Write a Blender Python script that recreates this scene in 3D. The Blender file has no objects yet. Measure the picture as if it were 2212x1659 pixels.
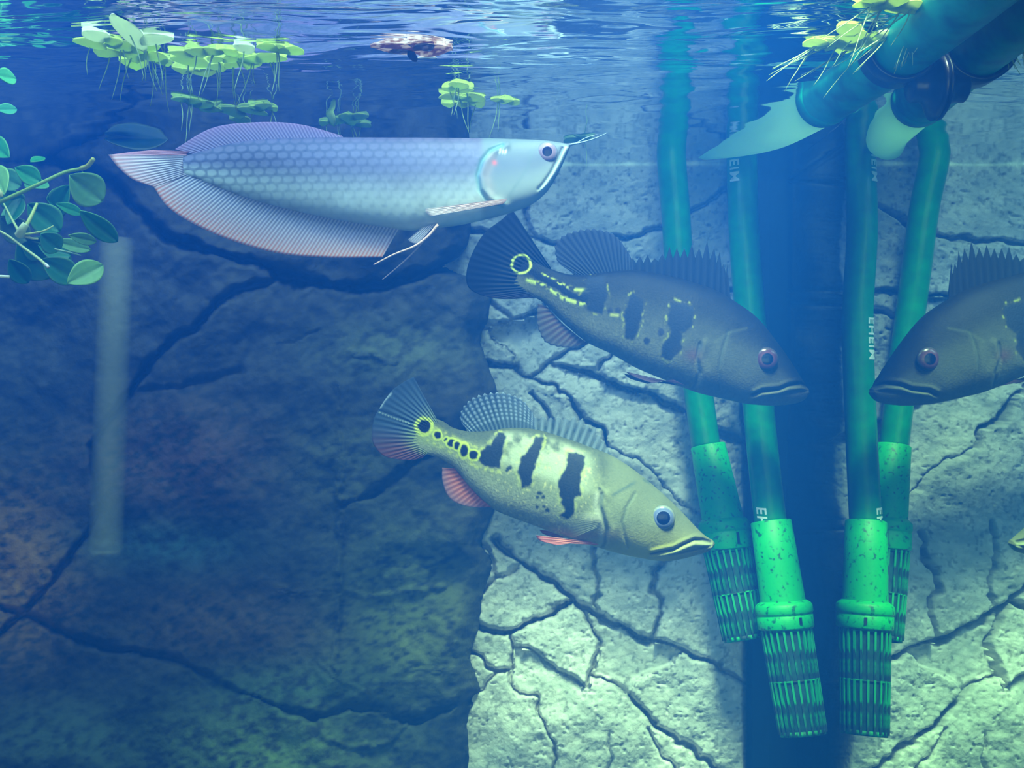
import bpy, bmesh, math, random
import numpy as np
from mathutils import Vector, Matrix

# ---------------------------------------------------------------- camera, world, light, exposure
F, CX, CY = 2200.0, 1106.0, 829.5
WL = 0.3167                                   # height of the water surface above the camera
sc = bpy.context.scene
COL = sc.collection
cam_d = bpy.data.cameras.new('camera'); cam = bpy.data.objects.new('camera', cam_d); COL.objects.link(cam)
cam_d.sensor_width = 36; cam_d.lens = 36*F/2212.0; cam_d.clip_start = 0.02
cam.location = (0, 0, 0); cam.rotation_euler = (math.pi/2, 0, 0)
sc.camera = cam
sc.view_settings.view_transform = 'Standard'; sc.view_settings.look = 'None'
sc.view_settings.gamma = 1; sc.view_settings.use_curve_mapping = False
sc.view_settings.exposure = 0.0
w = bpy.data.worlds.new('world'); sc.world = w; w.use_nodes = True
w.node_tree.nodes['Background'].inputs[0].default_value = (0.02, 0.10, 0.35, 1)
w.node_tree.nodes['Background'].inputs[1].default_value = 0.06
sc.cycles.caustics_reflective = False; sc.cycles.caustics_refractive = False
sc.cycles.max_bounces = 8; sc.cycles.diffuse_bounces = 3; sc.cycles.glossy_bounces = 4
sc.cycles.transparent_max_bounces = 12; sc.cycles.volume_bounces = 0
sc.cycles.sample_clamp_indirect = 4.0

def area(name, loc, tgt, sx, sy, power, col):
    d = bpy.data.lights.new(name, 'AREA'); d.shape = 'RECTANGLE'; d.size = sx; d.size_y = sy
    d.energy = power; d.color = col
    o = bpy.data.objects.new(name, d); COL.objects.link(o); o.location = loc
    o.rotation_euler = (Vector(tgt)-Vector(loc)).to_track_quat('-Z', 'Y').to_euler()
    return o
def spot(name, loc, tgt, power, col, size, blend, rad):
    d = bpy.data.lights.new(name, 'SPOT'); d.energy = power; d.color = col; d.spot_size = math.radians(size); d.spot_blend = blend; d.shadow_soft_size = rad
    o = bpy.data.objects.new(name, d); COL.objects.link(o); o.location = loc
    o.rotation_euler = (Vector(tgt)-Vector(loc)).to_track_quat('-Z', 'Y').to_euler()
spot('tank_lamp_white', (0.24, 0.45, 1.25), (0.20, 1.42, -0.96), 470, (0.90, 1.0, 1.0), 35, 1.0, 0.20)
area('tank_lamp_cool', (0.20, 0.75, 1.00), (0.20, 1.42, -0.2), 0.5, 0.25, 6.0, (0.60, 0.90, 1.0))
area('tank_lamp_blue', (-0.40, 0.78, 0.62), (-0.40, 0.95, 0.0), 0.8, 0.3, 14, (0.38, 0.54, 1.0))
area('front_fill', (0.05, -1.5, -0.15), (0.05, 1.4, 0.0), 1.4, 1.0, 15, (1.0, 0.95, 0.62))  # unseen soft fill behind the camera, added to brighten fish flanks and rock

# ---------------------------------------------------------------- helpers
def S(r, g, b):
    f = lambda c: (c/255/12.92) if c/255 <= 0.04045 else ((c/255+0.055)/1.055)**2.4
    return (f(r), f(g), f(b))
def at(x, y, Y): return Vector(((x-CX)/F*Y, Y, (CY-y)/F*Y))
def surf(x, y):
    Y = WL*F/(CY-y); return Vector(((x-CX)/F*Y, Y, WL))
def proj(P):
    return P[:, 0]/P[:, 1]*F+CX, CY-P[:, 2]/P[:, 1]*F
def smooth(a, b, x):
    t = np.clip((x-a)/(b-a), 0, 1); return t*t*(3-2*t)
def vnoise(x, y, s=1.0, seed=0):
    x = np.asarray(x, float)/s; y = np.asarray(y, float)/s
    xi = np.floor(x).astype(np.int64); yi = np.floor(y).astype(np.int64)
    fx = x-xi; fy = y-yi; fx = fx*fx*(3-2*fx); fy = fy*fy*(3-2*fy)
    def h(a, b):
        n = (a*374761393 + b*668265263 + seed*974634777) & 0x7fffffff
        n = ((n ^ (n >> 13))*1274126177) & 0x7fffffff
        return ((n ^ (n >> 16)) & 0xffff)/65535.0
    return (h(xi, yi)*(1-fx)+h(xi+1, yi)*fx)*(1-fy)+(h(xi, yi+1)*(1-fx)+h(xi+1, yi+1)*fx)*fy
def fbm(x, y, s, o=4, seed=0):
    r = 0; a = 1; t = 0
    for k in range(o):
        r = r+a*vnoise(x, y, s/2**k, seed+k*17); t += a; a *= 0.5
    return r/t
def dpoly(x, y, pts, closed=False):
    """distance of points to a polyline, fraction along it"""
    pts = list(pts) + ([pts[0]] if closed else [])
    d = np.full(x.shape, 1e9)
    for (x0, y0), (x1, y1) in zip(pts, pts[1:]):
        vx, vy = x1-x0, y1-y0; L = vx*vx+vy*vy+1e-9
        t = np.clip(((x-x0)*vx+(y-y0)*vy)/L, 0, 1)
        d = np.minimum(d, np.hypot(x-x0-t*vx, y-y0-t*vy))
    return d
def sdf(x, y, poly):
    """signed distance to polygon, negative inside"""
    ins = np.zeros(x.shape, bool); n = len(poly)
    for i in range(n):
        x0, y0 = poly[i]; x1, y1 = poly[(i+1) % n]
        c = (y0 > y) != (y1 > y)
        ins ^= c & (x < (x1-x0)*(y-y0)/((y1-y0) if y1 != y0 else 1e-9)+x0)
    d = dpoly(x, y, poly, True)
    return np.where(ins, -d, d)
def catmull(pts, n=24):
    P = np.array(pts, float); P = np.vstack([2*P[0]-P[1], P, 2*P[-1]-P[-2]]); out = []
    for i in range(1, len(P)-2):
        t = np.linspace(0, 1, n, endpoint=False)[:, None]
        a, b, c, d = P[i-1], P[i], P[i+1], P[i+2]
        out.append(0.5*((2*b)+(c-a)*t+(2*a-5*b+4*c-d)*t**2+(3*b-a-3*c+d)*t**3))
    out.append(P[-2][None]); return np.vstack(out)
def resample(pts, u, sm=True):
    C = catmull(pts) if sm and len(pts) > 2 else np.array(pts, float)
    s = np.r_[0, np.cumsum(np.linalg.norm(np.diff(C, axis=0), axis=1))]; s /= s[-1]
    return np.stack([np.interp(u, s, C[:, k]) for k in range(C.shape[1])], 1)

ORG = {}
def tag(o, label=None, cat=None, group=None, kind=None):
    if label: o['label'] = label
    if cat: o['category'] = cat
    if group: o['group'] = group
    if kind: o['kind'] = kind
    return o
def thing(name, loc, label, cat, group=None, kind=None):
    o = bpy.data.objects.new(name, None); COL.objects.link(o); o.location = loc
    o.empty_display_size = 0.02; ORG[o.name] = Vector(loc)
    return tag(o, label, cat, group, kind)
def mk(name, V, Fa, mat, parent=None, col=None, shade=True, label=None):
    V = np.asarray(V, float)
    if parent is not None: V = V-np.array(ORG[parent.name])
    me = bpy.data.meshes.new(name)
    if isinstance(Fa, np.ndarray):
        n, k = Fa.shape
        me.vertices.add(len(V)); me.vertices.foreach_set('co', V.ravel())
        me.loops.add(n*k); me.loops.foreach_set('vertex_index', Fa.astype(np.int32).ravel())
        me.polygons.add(n); me.polygons.foreach_set('loop_start', np.arange(0, n*k, k, dtype=np.int32))
        me.polygons.foreach_set('loop_total', np.full(n, k, np.int32))
        me.update(calc_edges=True)
    else:
        me.from_pydata([tuple(v) for v in V], [], Fa)
    if shade: me.polygons.foreach_set('use_smooth', np.ones(len(me.polygons), bool))
    if col is not None:
        c = np.asarray(col, float)
        if c.ndim == 1: c = np.tile(c, (len(V), 1))
        if c.shape[1] == 3: c = np.hstack([c, np.ones((len(c), 1))])
        a = me.color_attributes.new('Col', 'FLOAT_COLOR', 'POINT'); a.data.foreach_set('color', c.ravel())
    me.validate()
    me.materials.append(mat)
    o = bpy.data.objects.new(name, me); COL.objects.link(o)
    if parent is not None: o.parent = parent; ORG[o.name] = ORG[parent.name]
    else: ORG[o.name] = Vector((0, 0, 0))
    if label: o['label'] = label
    return o
def grid(nr, nc, wrap=False):
    r = np.arange(nr-1)[:, None]; c = np.arange(nc if wrap else nc-1)[None]
    c2 = (c+1) % nc
    return np.stack([r*nc+c, r*nc+c2, (r+1)*nc+c2, (r+1)*nc+c], -1).reshape(-1, 4)
def tube(path, radii, n=12, caps=True):
    """solid tube along 3-D points; quads array"""
    P = np.array([tuple(p) for p in path], float); m = len(P)
    radii = np.broadcast_to(np.asarray(radii, float), (m,))
    T = np.gradient(P, axis=0); T /= np.linalg.norm(T, axis=1)[:, None]
    up = np.array([0, 1.0, 0.001]) if abs(T[0][1]) < 0.9 else np.array([1.0, 0, 0])
    V = []
    th = np.linspace(0, 2*np.pi, n, endpoint=False)
    for p, t, r in zip(P, T, radii):
        a = np.cross(t, up); a /= np.linalg.norm(a); b = np.cross(t, a)
        V.append(p+r*(np.cos(th)[:, None]*a+np.sin(th)[:, None]*b))
    V = np.vstack(V); Q = grid(m, n, True)
    if caps:
        V = np.vstack([V, P[0], P[-1]]); i = np.arange(n); j = (i+1) % n
        c0 = np.stack([j, i, np.full(n, m*n), np.full(n, m*n)], 1)
        c1 = np.stack([(m-1)*n+i, (m-1)*n+j, np.full(n, m*n+1), np.full(n, m*n+1)], 1)
        fl = [list(q) for q in Q]+[[a, b, c] for a, b, c, _ in c0]+[[a, b, c] for a, b, c, _ in c1]
        return V, fl
    return V, Q
def lathe(prof, A, B, n=40):
    """prof = (t along A->B in metres, radius); solid of revolution"""
    A = Vector(A); d = (Vector(B)-A).normalized()
    pts = [A+d*t for t, r in prof]
    a = np.cross(d, (0, 1, 0.001)); a /= np.linalg.norm(a); b = np.cross(d, a)
    th = np.linspace(0, 2*np.pi, n, endpoint=False)
    V = np.vstack([np.array(p)+r*(np.cos(th)[:, None]*a+np.sin(th)[:, None]*b) for p, (t, r) in zip(pts, prof)])
    return V, grid(len(prof), n, True)

# ---------------------------------------------------------------- materials
def mat(name):
    m = bpy.data.materials.new(name); m.use_nodes = True; return m, m.node_tree.nodes, m.node_tree.links
def setp(b, **k):
    for n, v in k.items():
        n = n.replace('_', ' ')
        if n in b.inputs: b.inputs[n].default_value = v
def add_bump(nt, ns, lk, bsdf, scale, strength, detail=6, dist=0.003):
    tc = ns.new('ShaderNodeTexCoord'); t = ns.new('ShaderNodeTexNoise'); t.inputs['Scale'].default_value = scale
    t.inputs['Detail'].default_value = detail; bp = ns.new('ShaderNodeBump')
    bp.inputs['Strength'].default_value = strength; bp.inputs['Distance'].default_value = dist
    lk.new(tc.outputs['Object'], t.inputs['Vector']); lk.new(t.outputs['Fac'], bp.inputs['Height'])
    lk.new(bp.outputs['Normal'], bsdf.inputs['Normal']); return t, tc
def attr_mat(name, rough=0.5, spec=0.5, bump=None, alpha=False, transl=0.0, metal=0.0):
    m, ns, lk = mat(name); b = ns['Principled BSDF']; out = ns['Material Output']
    a = ns.new('ShaderNodeAttribute'); a.attribute_name = 'Col'
    lk.new(a.outputs['Color'], b.inputs['Base Color'])
    setp(b, Roughness=rough, Metallic=metal); b.inputs['Specular IOR Level'].default_value = spec
    if bump: add_bump(m, ns, lk, b, *bump)
    sh = b.outputs[0]
    if transl > 0:
        tr = ns.new('ShaderNodeBsdfTranslucent'); lk.new(a.outputs['Color'], tr.inputs[0])
        mx = ns.new('ShaderNodeMixShader'); mx.inputs[0].default_value = transl
        lk.new(sh, mx.inputs[1]); lk.new(tr.outputs[0], mx.inputs[2]); sh = mx.outputs[0]
    if alpha:
        tp = ns.new('ShaderNodeBsdfTransparent'); mx = ns.new('ShaderNodeMixShader')
        lk.new(a.outputs['Alpha'], mx.inputs[0]); lk.new(tp.outputs[0], mx.inputs[1]); lk.new(sh, mx.inputs[2]); sh = mx.outputs[0]
    lk.new(sh, out.inputs['Surface']); return m
def speck_mat(name, base, dark, scale, lo, hi, rough=0.6, bump=0.3, stretch=(1, 1, 1), tint=None):
    m, ns, lk = mat(name); b = ns['Principled BSDF']
    t, tc = add_bump(m, ns, lk, b, scale, bump, 5, 0.001)
    mp = ns.new('ShaderNodeMapping'); mp.inputs['Scale'].default_value = stretch
    lk.new(tc.outputs['Object'], mp.inputs[0]); lk.new(mp.outputs[0], t.inputs['Vector'])
    r = ns.new('ShaderNodeValToRGB'); r.color_ramp.elements[0].position = lo; r.color_ramp.elements[1].position = hi
    r.color_ramp.elements[0].color = (*dark, 1); r.color_ramp.elements[1].color = (*base, 1)
    lk.new(t.outputs['Fac'], r.inputs[0]); lk.new(r.outputs[0], b.inputs['Base Color'])
    setp(b, Roughness=rough); return m
M = {}
M['rock'] = attr_mat('pale_rock', 0.9, 0.2, (170, 0.55, 8, 0.003))
M['darkrock'] = attr_mat('dark_rock', 0.9, 0.2, (70, 0.6, 6, 0.005))
M['skin'] = attr_mat('fish_skin', 0.62, 0.14, (420, 0.35, 4, 0.0012))
M['silver'] = attr_mat('silver_skin', 0.55, 0.3, None)
M['fin'] = attr_mat('fin_membrane', 0.6, 0.15, None, alpha=True, transl=0.22)
M['eye'] = attr_mat('fish_eye', 0.2, 0.4)
M['leaf'] = attr_mat('floating_leaf', 0.5, 0.3, (200, 0.2, 3, 0.001), transl=0.5)
M['pleaf'] = attr_mat('plant_leaf', 0.45, 0.4, (120, 0.2, 3, 0.001), transl=0.3)
M['plain'] = attr_mat('plain', 0.6, 0.3)
M['hose'] = speck_mat('green_hose', (0.002, 0.30, 0.06), (0.001, 0.20, 0.04), 60, 0.3, 0.7, 0.35, 0.05)
M['sleeve'] = speck_mat('green_sleeve', (0.006, 0.50, 0.055), (0.0, 0.12, 0.03), 170, 0.33, 0.44, 0.5, 0.25)
M['rib'] = speck_mat('green_rib', (0.006, 0.36, 0.07), (0.003, 0.03, 0.02), 110, 0.44, 0.58, 0.7, 0.4, (1, 1, 0.45))
M['core'] = speck_mat('cage_core', (0.008, 0.09, 0.06), (0.002, 0.02, 0.02), 120, 0.3, 0.7, 0.8, 0.3)
M['bigtube'] = speck_mat('teal_tube', (0.01, 0.42, 0.20), (0.0, 0.16, 0.09), 30, 0.35, 0.6, 0.45, 0.1)
m, ns, lk = mat('mint_tube'); M['mint'] = m; b = ns['Principled BSDF']; b.inputs['Base Color'].default_value = (0.45, 0.95, 0.50, 1); setp(b, Roughness=0.4)
tr = ns.new('ShaderNodeBsdfTranslucent'); tr.inputs[0].default_value = (0.75, 1.0, 0.75, 1); mx = ns.new('ShaderNodeMixShader'); mx.inputs[0].default_value = 0.6
lk.new(b.outputs[0], mx.inputs[1]); lk.new(tr.outputs[0], mx.inputs[2]); lk.new(mx.outputs[0], ns['Material Output'].inputs['Surface'])
M['black'] = speck_mat('black_rubber', (0.012, 0.012, 0.016), (0.006, 0.006, 0.01), 60, 0.3, 0.7, 0.35, 0.1)
M['white'] = speck_mat('white_print', (0.85, 0.88, 0.88), (0.55, 0.65, 0.65), 500, 0.2, 0.4, 0.5, 0.0)
m, ns, lk = mat('glass_pane'); M['pane'] = m
g = ns.new('ShaderNodeBsdfGlossy'); g.inputs['Color'].default_value = (0.72, 0.84, 0.74, 1); g.inputs['Roughness'].default_value = 0.012
lk.new(g.outputs[0], ns['Material Output'].inputs['Surface']); ns.remove(ns['Principled BSDF'])
m, ns, lk = mat('water'); M['water'] = m; ns.remove(ns['Principled BSDF']); out = ns['Material Output']
lw = ns.new('ShaderNodeLayerWeight'); lw.inputs[0].default_value = 0.5
mr = ns.new('ShaderNodeMapRange'); mr.inputs['From Min'].default_value = 0.52; mr.inputs['From Max'].default_value = 0.58
lk.new(lw.outputs['Facing'], mr.inputs['Value'])
gl = ns.new('ShaderNodeBsdfGlossy'); gl.inputs['Roughness'].default_value = 0.06; gl.inputs['Color'].default_value = (0.93, 0.96, 1, 1)
tc = ns.new('ShaderNodeTexCoord'); mp = ns.new('ShaderNodeMapping'); mp.inputs['Scale'].default_value = (5, 17, 1); mp.inputs['Rotation'].default_value = (0, 0, 0.12)
tn = ns.new('ShaderNodeTexNoise'); tn.inputs['Scale'].default_value = 1.0; tn.inputs['Detail'].default_value = 3.0; tn.inputs['Distortion'].default_value = 0.6
sx = ns.new('ShaderNodeSeparateXYZ'); my = ns.new('ShaderNodeMapRange'); my.inputs['From Min'].default_value = 1.14; my.inputs['From Max'].default_value = 0.92
my.inputs['To Min'].default_value = 0.05; my.inputs['To Max'].default_value = 1.0
bp = ns.new('ShaderNodeBump'); bp.inputs['Distance'].default_value = 0.011
lk.new(tc.outputs['Object'], mp.inputs[0]); lk.new(mp.outputs[0], tn.inputs['Vector']); lk.new(tn.outputs['Fac'], bp.inputs['Height'])
lk.new(tc.outputs['Object'], sx.inputs[0]); lk.new(sx.outputs['Y'], my.inputs['Value']); lk.new(my.outputs[0], bp.inputs['Strength'])
lk.new(bp.outputs[0], gl.inputs['Normal'])
tp = ns.new('ShaderNodeBsdfTransparent'); mx = ns.new('ShaderNodeMixShader')
lk.new(mr.outputs[0], mx.inputs[0]); lk.new(tp.outputs[0], mx.inputs[1]); lk.new(gl.outputs[0], mx.inputs[2])
lk.new(mx.outputs[0], out.inputs['Surface'])
m, ns2, lk2 = mat('haze'); M['haze'] = m; ns2.remove(ns2['Principled BSDF'])
ns, lk, out = ns2, lk2, ns2['Material Output']
vs = ns.new('ShaderNodeVolumeScatter'); vs.inputs['Color'].default_value = (0.020, 0.205, 0.95, 1); vs.inputs['Density'].default_value = 0.48
va = ns.new('ShaderNodeVolumeAbsorption'); va.inputs['Color'].default_value = (0.30, 0.92, 0.92, 1); va.inputs['Density'].default_value = 0.45
ad = ns.new('ShaderNodeAddShader'); lk.new(vs.outputs[0], ad.inputs[0]); lk.new(va.outputs[0], ad.inputs[1])
lk.new(ad.outputs[0], out.inputs['Volume'])

# ---------------------------------------------------------------- tank shell
def boxv(x0, x1, y0, y1, z0, z1):
    V = [(x, y, z) for x in (x0, x1) for y in (y0, y1) for z in (z0, z1)]
    Q = [[0, 1, 3, 2], [4, 6, 7, 5], [0, 4, 5, 1], [2, 3, 7, 6], [0, 2, 6, 4], [1, 5, 7, 3]]
    return V, Q
GX = 0.40
o = mk('wall_right', *boxv(GX, GX+0.012, -0.3, 1.66, -0.80, 0.45), M['pane'], shade=False)
tag(o, 'clear glass side wall of the tank mirroring fish, tubes and rock', kind='structure')
o = mk('floor', *boxv(-1.4, GX, -0.3, 1.66, -0.82, -0.78), M['plain'], col=(0.10, 0.09, 0.07), shade=False)
tag(o, 'tank floor below the view', kind='structure')
o = mk('wall_left', *boxv(-1.42, -1.36, -0.3, 1.66, -0.80, 0.45), M['plain'], col=(0.03, 0.04, 0.05), shade=False)
tag(o, 'dark left side of the tank', kind='structure')
BACK = thing('wall_back', (0, 0, 0), 'rock background of the tank, dark on the left, pale and cracked on the right', None, kind='structure')
mk('back_panel', *boxv(-1.4, GX, 1.585, 1.62, -0.80, 0.45), M['plain'], BACK, col=(0.006, 0.02, 0.04), shade=False, label='dark gap behind the rock at the glass corner')

# water body: closed mesh with a rippled top
nx, ny = 190, 210
X = np.linspace(-1.355, GX-0.0008, nx); Yv = np.linspace(-0.28, 1.58, ny)
XX, YY = np.meshgrid(X, Yv)
amp = 0.35+0.65*smooth(1.40, 0.95, YY)
nz = (0.00045*np.sin(XX*38+YY*60+2*np.sin(YY*17))+0.00035*np.sin(XX*-29+YY*88+1.5*np.sin(XX*23))+0.0002*np.sin(XX*71+YY*140+np.sin(XX*31)*2))
ZZ = WL+nz*amp*smooth(1.47, 1.35, YY)
top = np.stack([XX, YY, ZZ], -1).reshape(-1, 3)
WATER = mk('water', top, grid(ny, nx)[:, ::-1], M['water'])
tag(WATER, 'hazy blue tank water with a rippled mirror-like surface seen from below', kind='stuff')
mk('haze', *boxv(-1.41, GX+0.006, -0.29, 1.60, -0.79, 0.335), M['haze'], WATER, shade=False, label='blue haze filling the water')

# ---------------------------------------------------------------- rock background
def rock_field(name, x0, x1, y0, y1, step, depth, cracks, width, carve, offs, colf, matl, piece, seed, extra=None):
    """one moulded rock face, cut along its cracks into separate pieces that are parts of the back wall"""
    xs = np.arange(x0, x1+step, step); ys = np.arange(y0, y1+step, step)
    gx, gy = np.meshgrid(xs, ys); nyy, nxx = gx.shape
    wx = gx+(fbm(gx, gy, 26, 4, seed)-.5)*20; wy = gy+(fbm(gx, gy, 26, 4, seed+5)-.5)*20
    d = np.full(gx.shape, 1e9); dep = np.zeros(gx.shape)
    vary = fbm(gx, gy, 45, 3, seed+9)
    for pts, wd, cv in cracks:
        dd = dpoly(wx, wy, pts); k = np.exp(-(dd/(wd*(0.2+1.15*vary)))**2)
        dep = np.maximum(dep, k*cv); d = np.minimum(d, dd)
    # label pieces on a coarse grid
    k = 3; m_ = (d[::k, ::k] > step*k*0.72); lab = np.zeros(m_.shape, int); cur = 0
    H_, W_ = m_.shape
    for i in range(H_):
        for j in range(W_):
            if m_[i, j] and not lab[i, j]:
                cur += 1; st = [(i, j)]; lab[i, j] = cur
                while st:
                    a, b = st.pop()
                    for p, q in ((a+1, b), (a-1, b), (a, b+1), (a, b-1)):
                        if 0 <= p < H_ and 0 <= q < W_ and m_[p, q] and not lab[p, q]:
                            lab[p, q] = cur; st.append((p, q))
    cnt = np.bincount(lab.ravel(), minlength=cur+1)
    for c in range(1, cur+1):
        if cnt[c] < 60: lab[lab == c] = 0
    while (lab == 0).any():
        z = lab == 0; L = lab.copy()
        for s_ in ((1, 0), (-1, 0), (0, 1), (0, -1)):
            r = np.roll(lab, s_, (0, 1))
            if s_[0] == 1: r[0] = 0
            if s_[0] == -1: r[-1] = 0
            if s_[1] == 1: r[:, 0] = 0
            if s_[1] == -1: r[:, -1] = 0
            L = np.where((L == 0) & z, r, L)
        lab = L
    labf = np.repeat(np.repeat(lab, k, 0), k, 1)[:nyy, :nxx]
    rs = np.random.RandomState(seed); uo = rs.uniform(-1, 1, cur+2); ux = rs.uniform(-1, 1, cur+2); uy = rs.uniform(-1, 1, cur+2)
    # each piece sits a little proud or back of its neighbours and tilts its own way, faded in from the joints
    off = np.zeros(gx.shape)
    for c in np.unique(labf):
        mk_ = labf == c; mx_, my_ = gx[mk_].mean(), gy[mk_].mean()
        off[mk_] = offs*(uo[c]+ux[c]*(gx[mk_]-mx_)/180+uy[c]*(gy[mk_]-my_)/180)
    off = np.clip(off, -1.6*offs, 1.6*offs)*smooth(0, 9, d)
    D = depth(gx, gy)+dep+off
    if extra is not None: D = D+extra(gx, gy)
    V = np.stack([(gx-CX)/F*D, D, (CY-gy)/F*D], -1).reshape(-1, 3)
    C = colf(gx, gy, dep/carve).reshape(-1, 3)
    Q = grid(nyy, nxx)[:, ::-1]; ql = labf[:-1, :-1].ravel(); n = 0
    for c in np.unique(ql):
        q = Q[ql == c]; ids, inv = np.unique(q.ravel(), return_inverse=True)
        mk(piece, V[ids], inv.reshape(-1, 4), matl, BACK, col=C[ids]); n += 1
    return n

CR = [  # pale wall: (polyline, half width px, depth m)
 ([(900,508),(1012,497),(1050,500),(1110,505),(1156,517),(1197,528),(1260,522),(1336,517),(1371,514),(1396,501),(1434,490),(1480,465),(1529,438),(1557,417),(1640,385)], 4, .010),
 ([(1137,440),(1137,470),(1150,500),(1156,517)], 3, .006),
 ([(1050,700),(1120,690),(1175,668),(1180,645),(1300,640),(1450,632),(1570,628),(1650,624)], 3, .010),
 ([(1000,700),(1055,710),(1066,734),(1087,746),(1111,770),(1111,791)], 4, .012),
 ([(1000,770),(1084,791),(1111,791),(1129,806),(1147,813),(1171,827),(1201,839),(1219,857),(1240,874),(1253,889),(1255,910),(1272,916),(1299,925),(1310,960)], 7, .026),
 ([(1147,813),(1165,797),(1189,779),(1213,770),(1234,749),(1272,743),(1330,725),(1450,690),(1640,650)], 7, .024),
 ([(1189,782),(1219,794),(1260,803),(1284,809),(1308,820),(1345,832),(1395,845),(1427,862),(1457,882),(1487,893),(1540,925),(1640,965)], 8, .026),
 ([(1296,800),(1305,782),(1320,767),(1345,730)], 3, .010),
 ([(1150,845),(1171,868),(1186,892),(1192,910),(1196,960)], 4, .012),
 ([(1310,960),(1400,1010),(1470,1090),(1560,1130),(1640,1150)], 3, .007),
 ([(1067,1165),(1095,1190),(1121,1215),(1143,1223),(1168,1241),(1197,1259),(1226,1284),(1258,1309),(1287,1330),(1323,1345),(1359,1362),(1381,1376),(1410,1380)], 9, .028),
 ([(1290,1130),(1283,1186),(1282,1230),(1294,1251),(1296,1280),(1285,1306),(1287,1330)], 4, .014),
 ([(1440,1150),(1430,1215),(1413,1241),(1408,1277),(1431,1291),(1430,1331),(1414,1360),(1410,1380)], 7, .018),
 ([(1410,1380),(1446,1387),(1464,1405),(1496,1421),(1540,1434),(1576,1457),(1608,1474),(1650,1500)], 7, .022),
 ([(1000,1165),(1038,1176),(1059,1187),(1067,1215),(1067,1248),(1045,1277)], 4, .013),
 ([(1067,1248),(1096,1244),(1121,1219)], 3, .009),
 ([(1000,1340),(1034,1356),(1056,1365),(1088,1369),(1124,1355),(1153,1343),(1182,1328),(1211,1313),(1233,1300)], 8, .026),
 ([(1100,1365),(1108,1396),(1106,1443),(1088,1450),(1067,1450),(1052,1439),(1038,1418),(1000,1400)], 5, .020),
 ([(1108,1396),(1135,1398),(1168,1421),(1204,1445),(1233,1466),(1272,1484)], 4, .012),
 ([(1258,1309),(1269,1338),(1280,1360),(1301,1385),(1291,1418),(1280,1450),(1272,1479)], 6, .020),
 ([(1280,1450),(1305,1464),(1334,1483),(1356,1495),(1377,1519),(1406,1555),(1417,1571),(1449,1589),(1486,1613),(1522,1641),(1580,1690)], 7, .022),
 ([(1403,1573),(1417,1609),(1439,1634),(1464,1659),(1500,1720)], 4, .012),
 ([(1106,1443),(1099,1475),(1124,1504),(1161,1499),(1166,1529),(1179,1566),(1197,1602),(1197,1659),(1197,1730)], 4, .016),
 ([(1316,1730),(1316,1638),(1319,1590)], 3, .008),
 ([(1356,1495),(1363,1480),(1388,1461),(1450,1440),(1464,1405)], 5, .010),
 ([(1000,1500),(1038,1490),(1060,1460),(1067,1450)], 4, .010),
 ([(900,620),(1000,640),(1060,655),(1110,690)], 3, .008),
]
def dl(x, y):
    D = 1.478-0.045*smooth(300, 1659, y)
    D = D+(fbm(x, y, 260, 3, 2)-.5)*0.030+(fbm(x, y, 80, 3, 4)-.5)*0.016+(fbm(x, y, 14, 3, 8)-.5)*0.0035
    pits = smooth(0.68, 0.78, fbm(x, y, 9, 3, 31)); D = D+pits*0.0025
    ex = x-(1598+8*(fbm(y, y*0, 120, 3, 77)-.5)*2+8*smooth(1300, 1600, y))
    D = D+np.where(ex > 0, 0.0009*ex**1.6, 0)
    D = D+0.012*np.exp(-(dpoly(x, y, [(1560,860),(1590,1000),(1600,1100)])/35)**2)*(fbm(x, y, 22, 3, 6)-.2)
    return np.minimum(D, 1.583)
def cl(x, y, k):
    n = fbm(x, y, 90, 4, 12); s = smooth(0.60, 0.74, fbm(x, y, 9, 3, 14)); t = fbm(x+y*.6, y*1.8, 30, 3, 19)
    b = np.array([0.52, 0.49, 0.50])[None, None]*np.ones(x.shape+(1,)); g_ = np.array([0.32, 0.32, 0.33])
    m1 = smooth(0.42, 0.62, n*0.6+t*0.4)[..., None]*0.75
    c = b*(1-m1)+g_*m1
    c = c*(1-0.42*s[..., None])
    c = c*(1-0.45*np.clip(k, 0, 1)[..., None]**1.5)
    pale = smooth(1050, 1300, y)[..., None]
    c = c*(1+0.5*pale)  # stronger light on the lower rock painted into its colour
    wl = np.exp(-((y-354)/4.5)**2)[..., None]*.85; c = c*(1-wl)+np.array([.95, .95, .85])*wl  # bright meniscus highlight along the waterline painted into the rock colour
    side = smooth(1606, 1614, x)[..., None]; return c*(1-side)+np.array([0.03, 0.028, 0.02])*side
npale = rock_field('pale', 890, 1622, 270, 1716, 2.4, dl, CR, 5, 0.026, 0.0125, cl, M['rock'], 'pale_rock_slab', 41)

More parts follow.
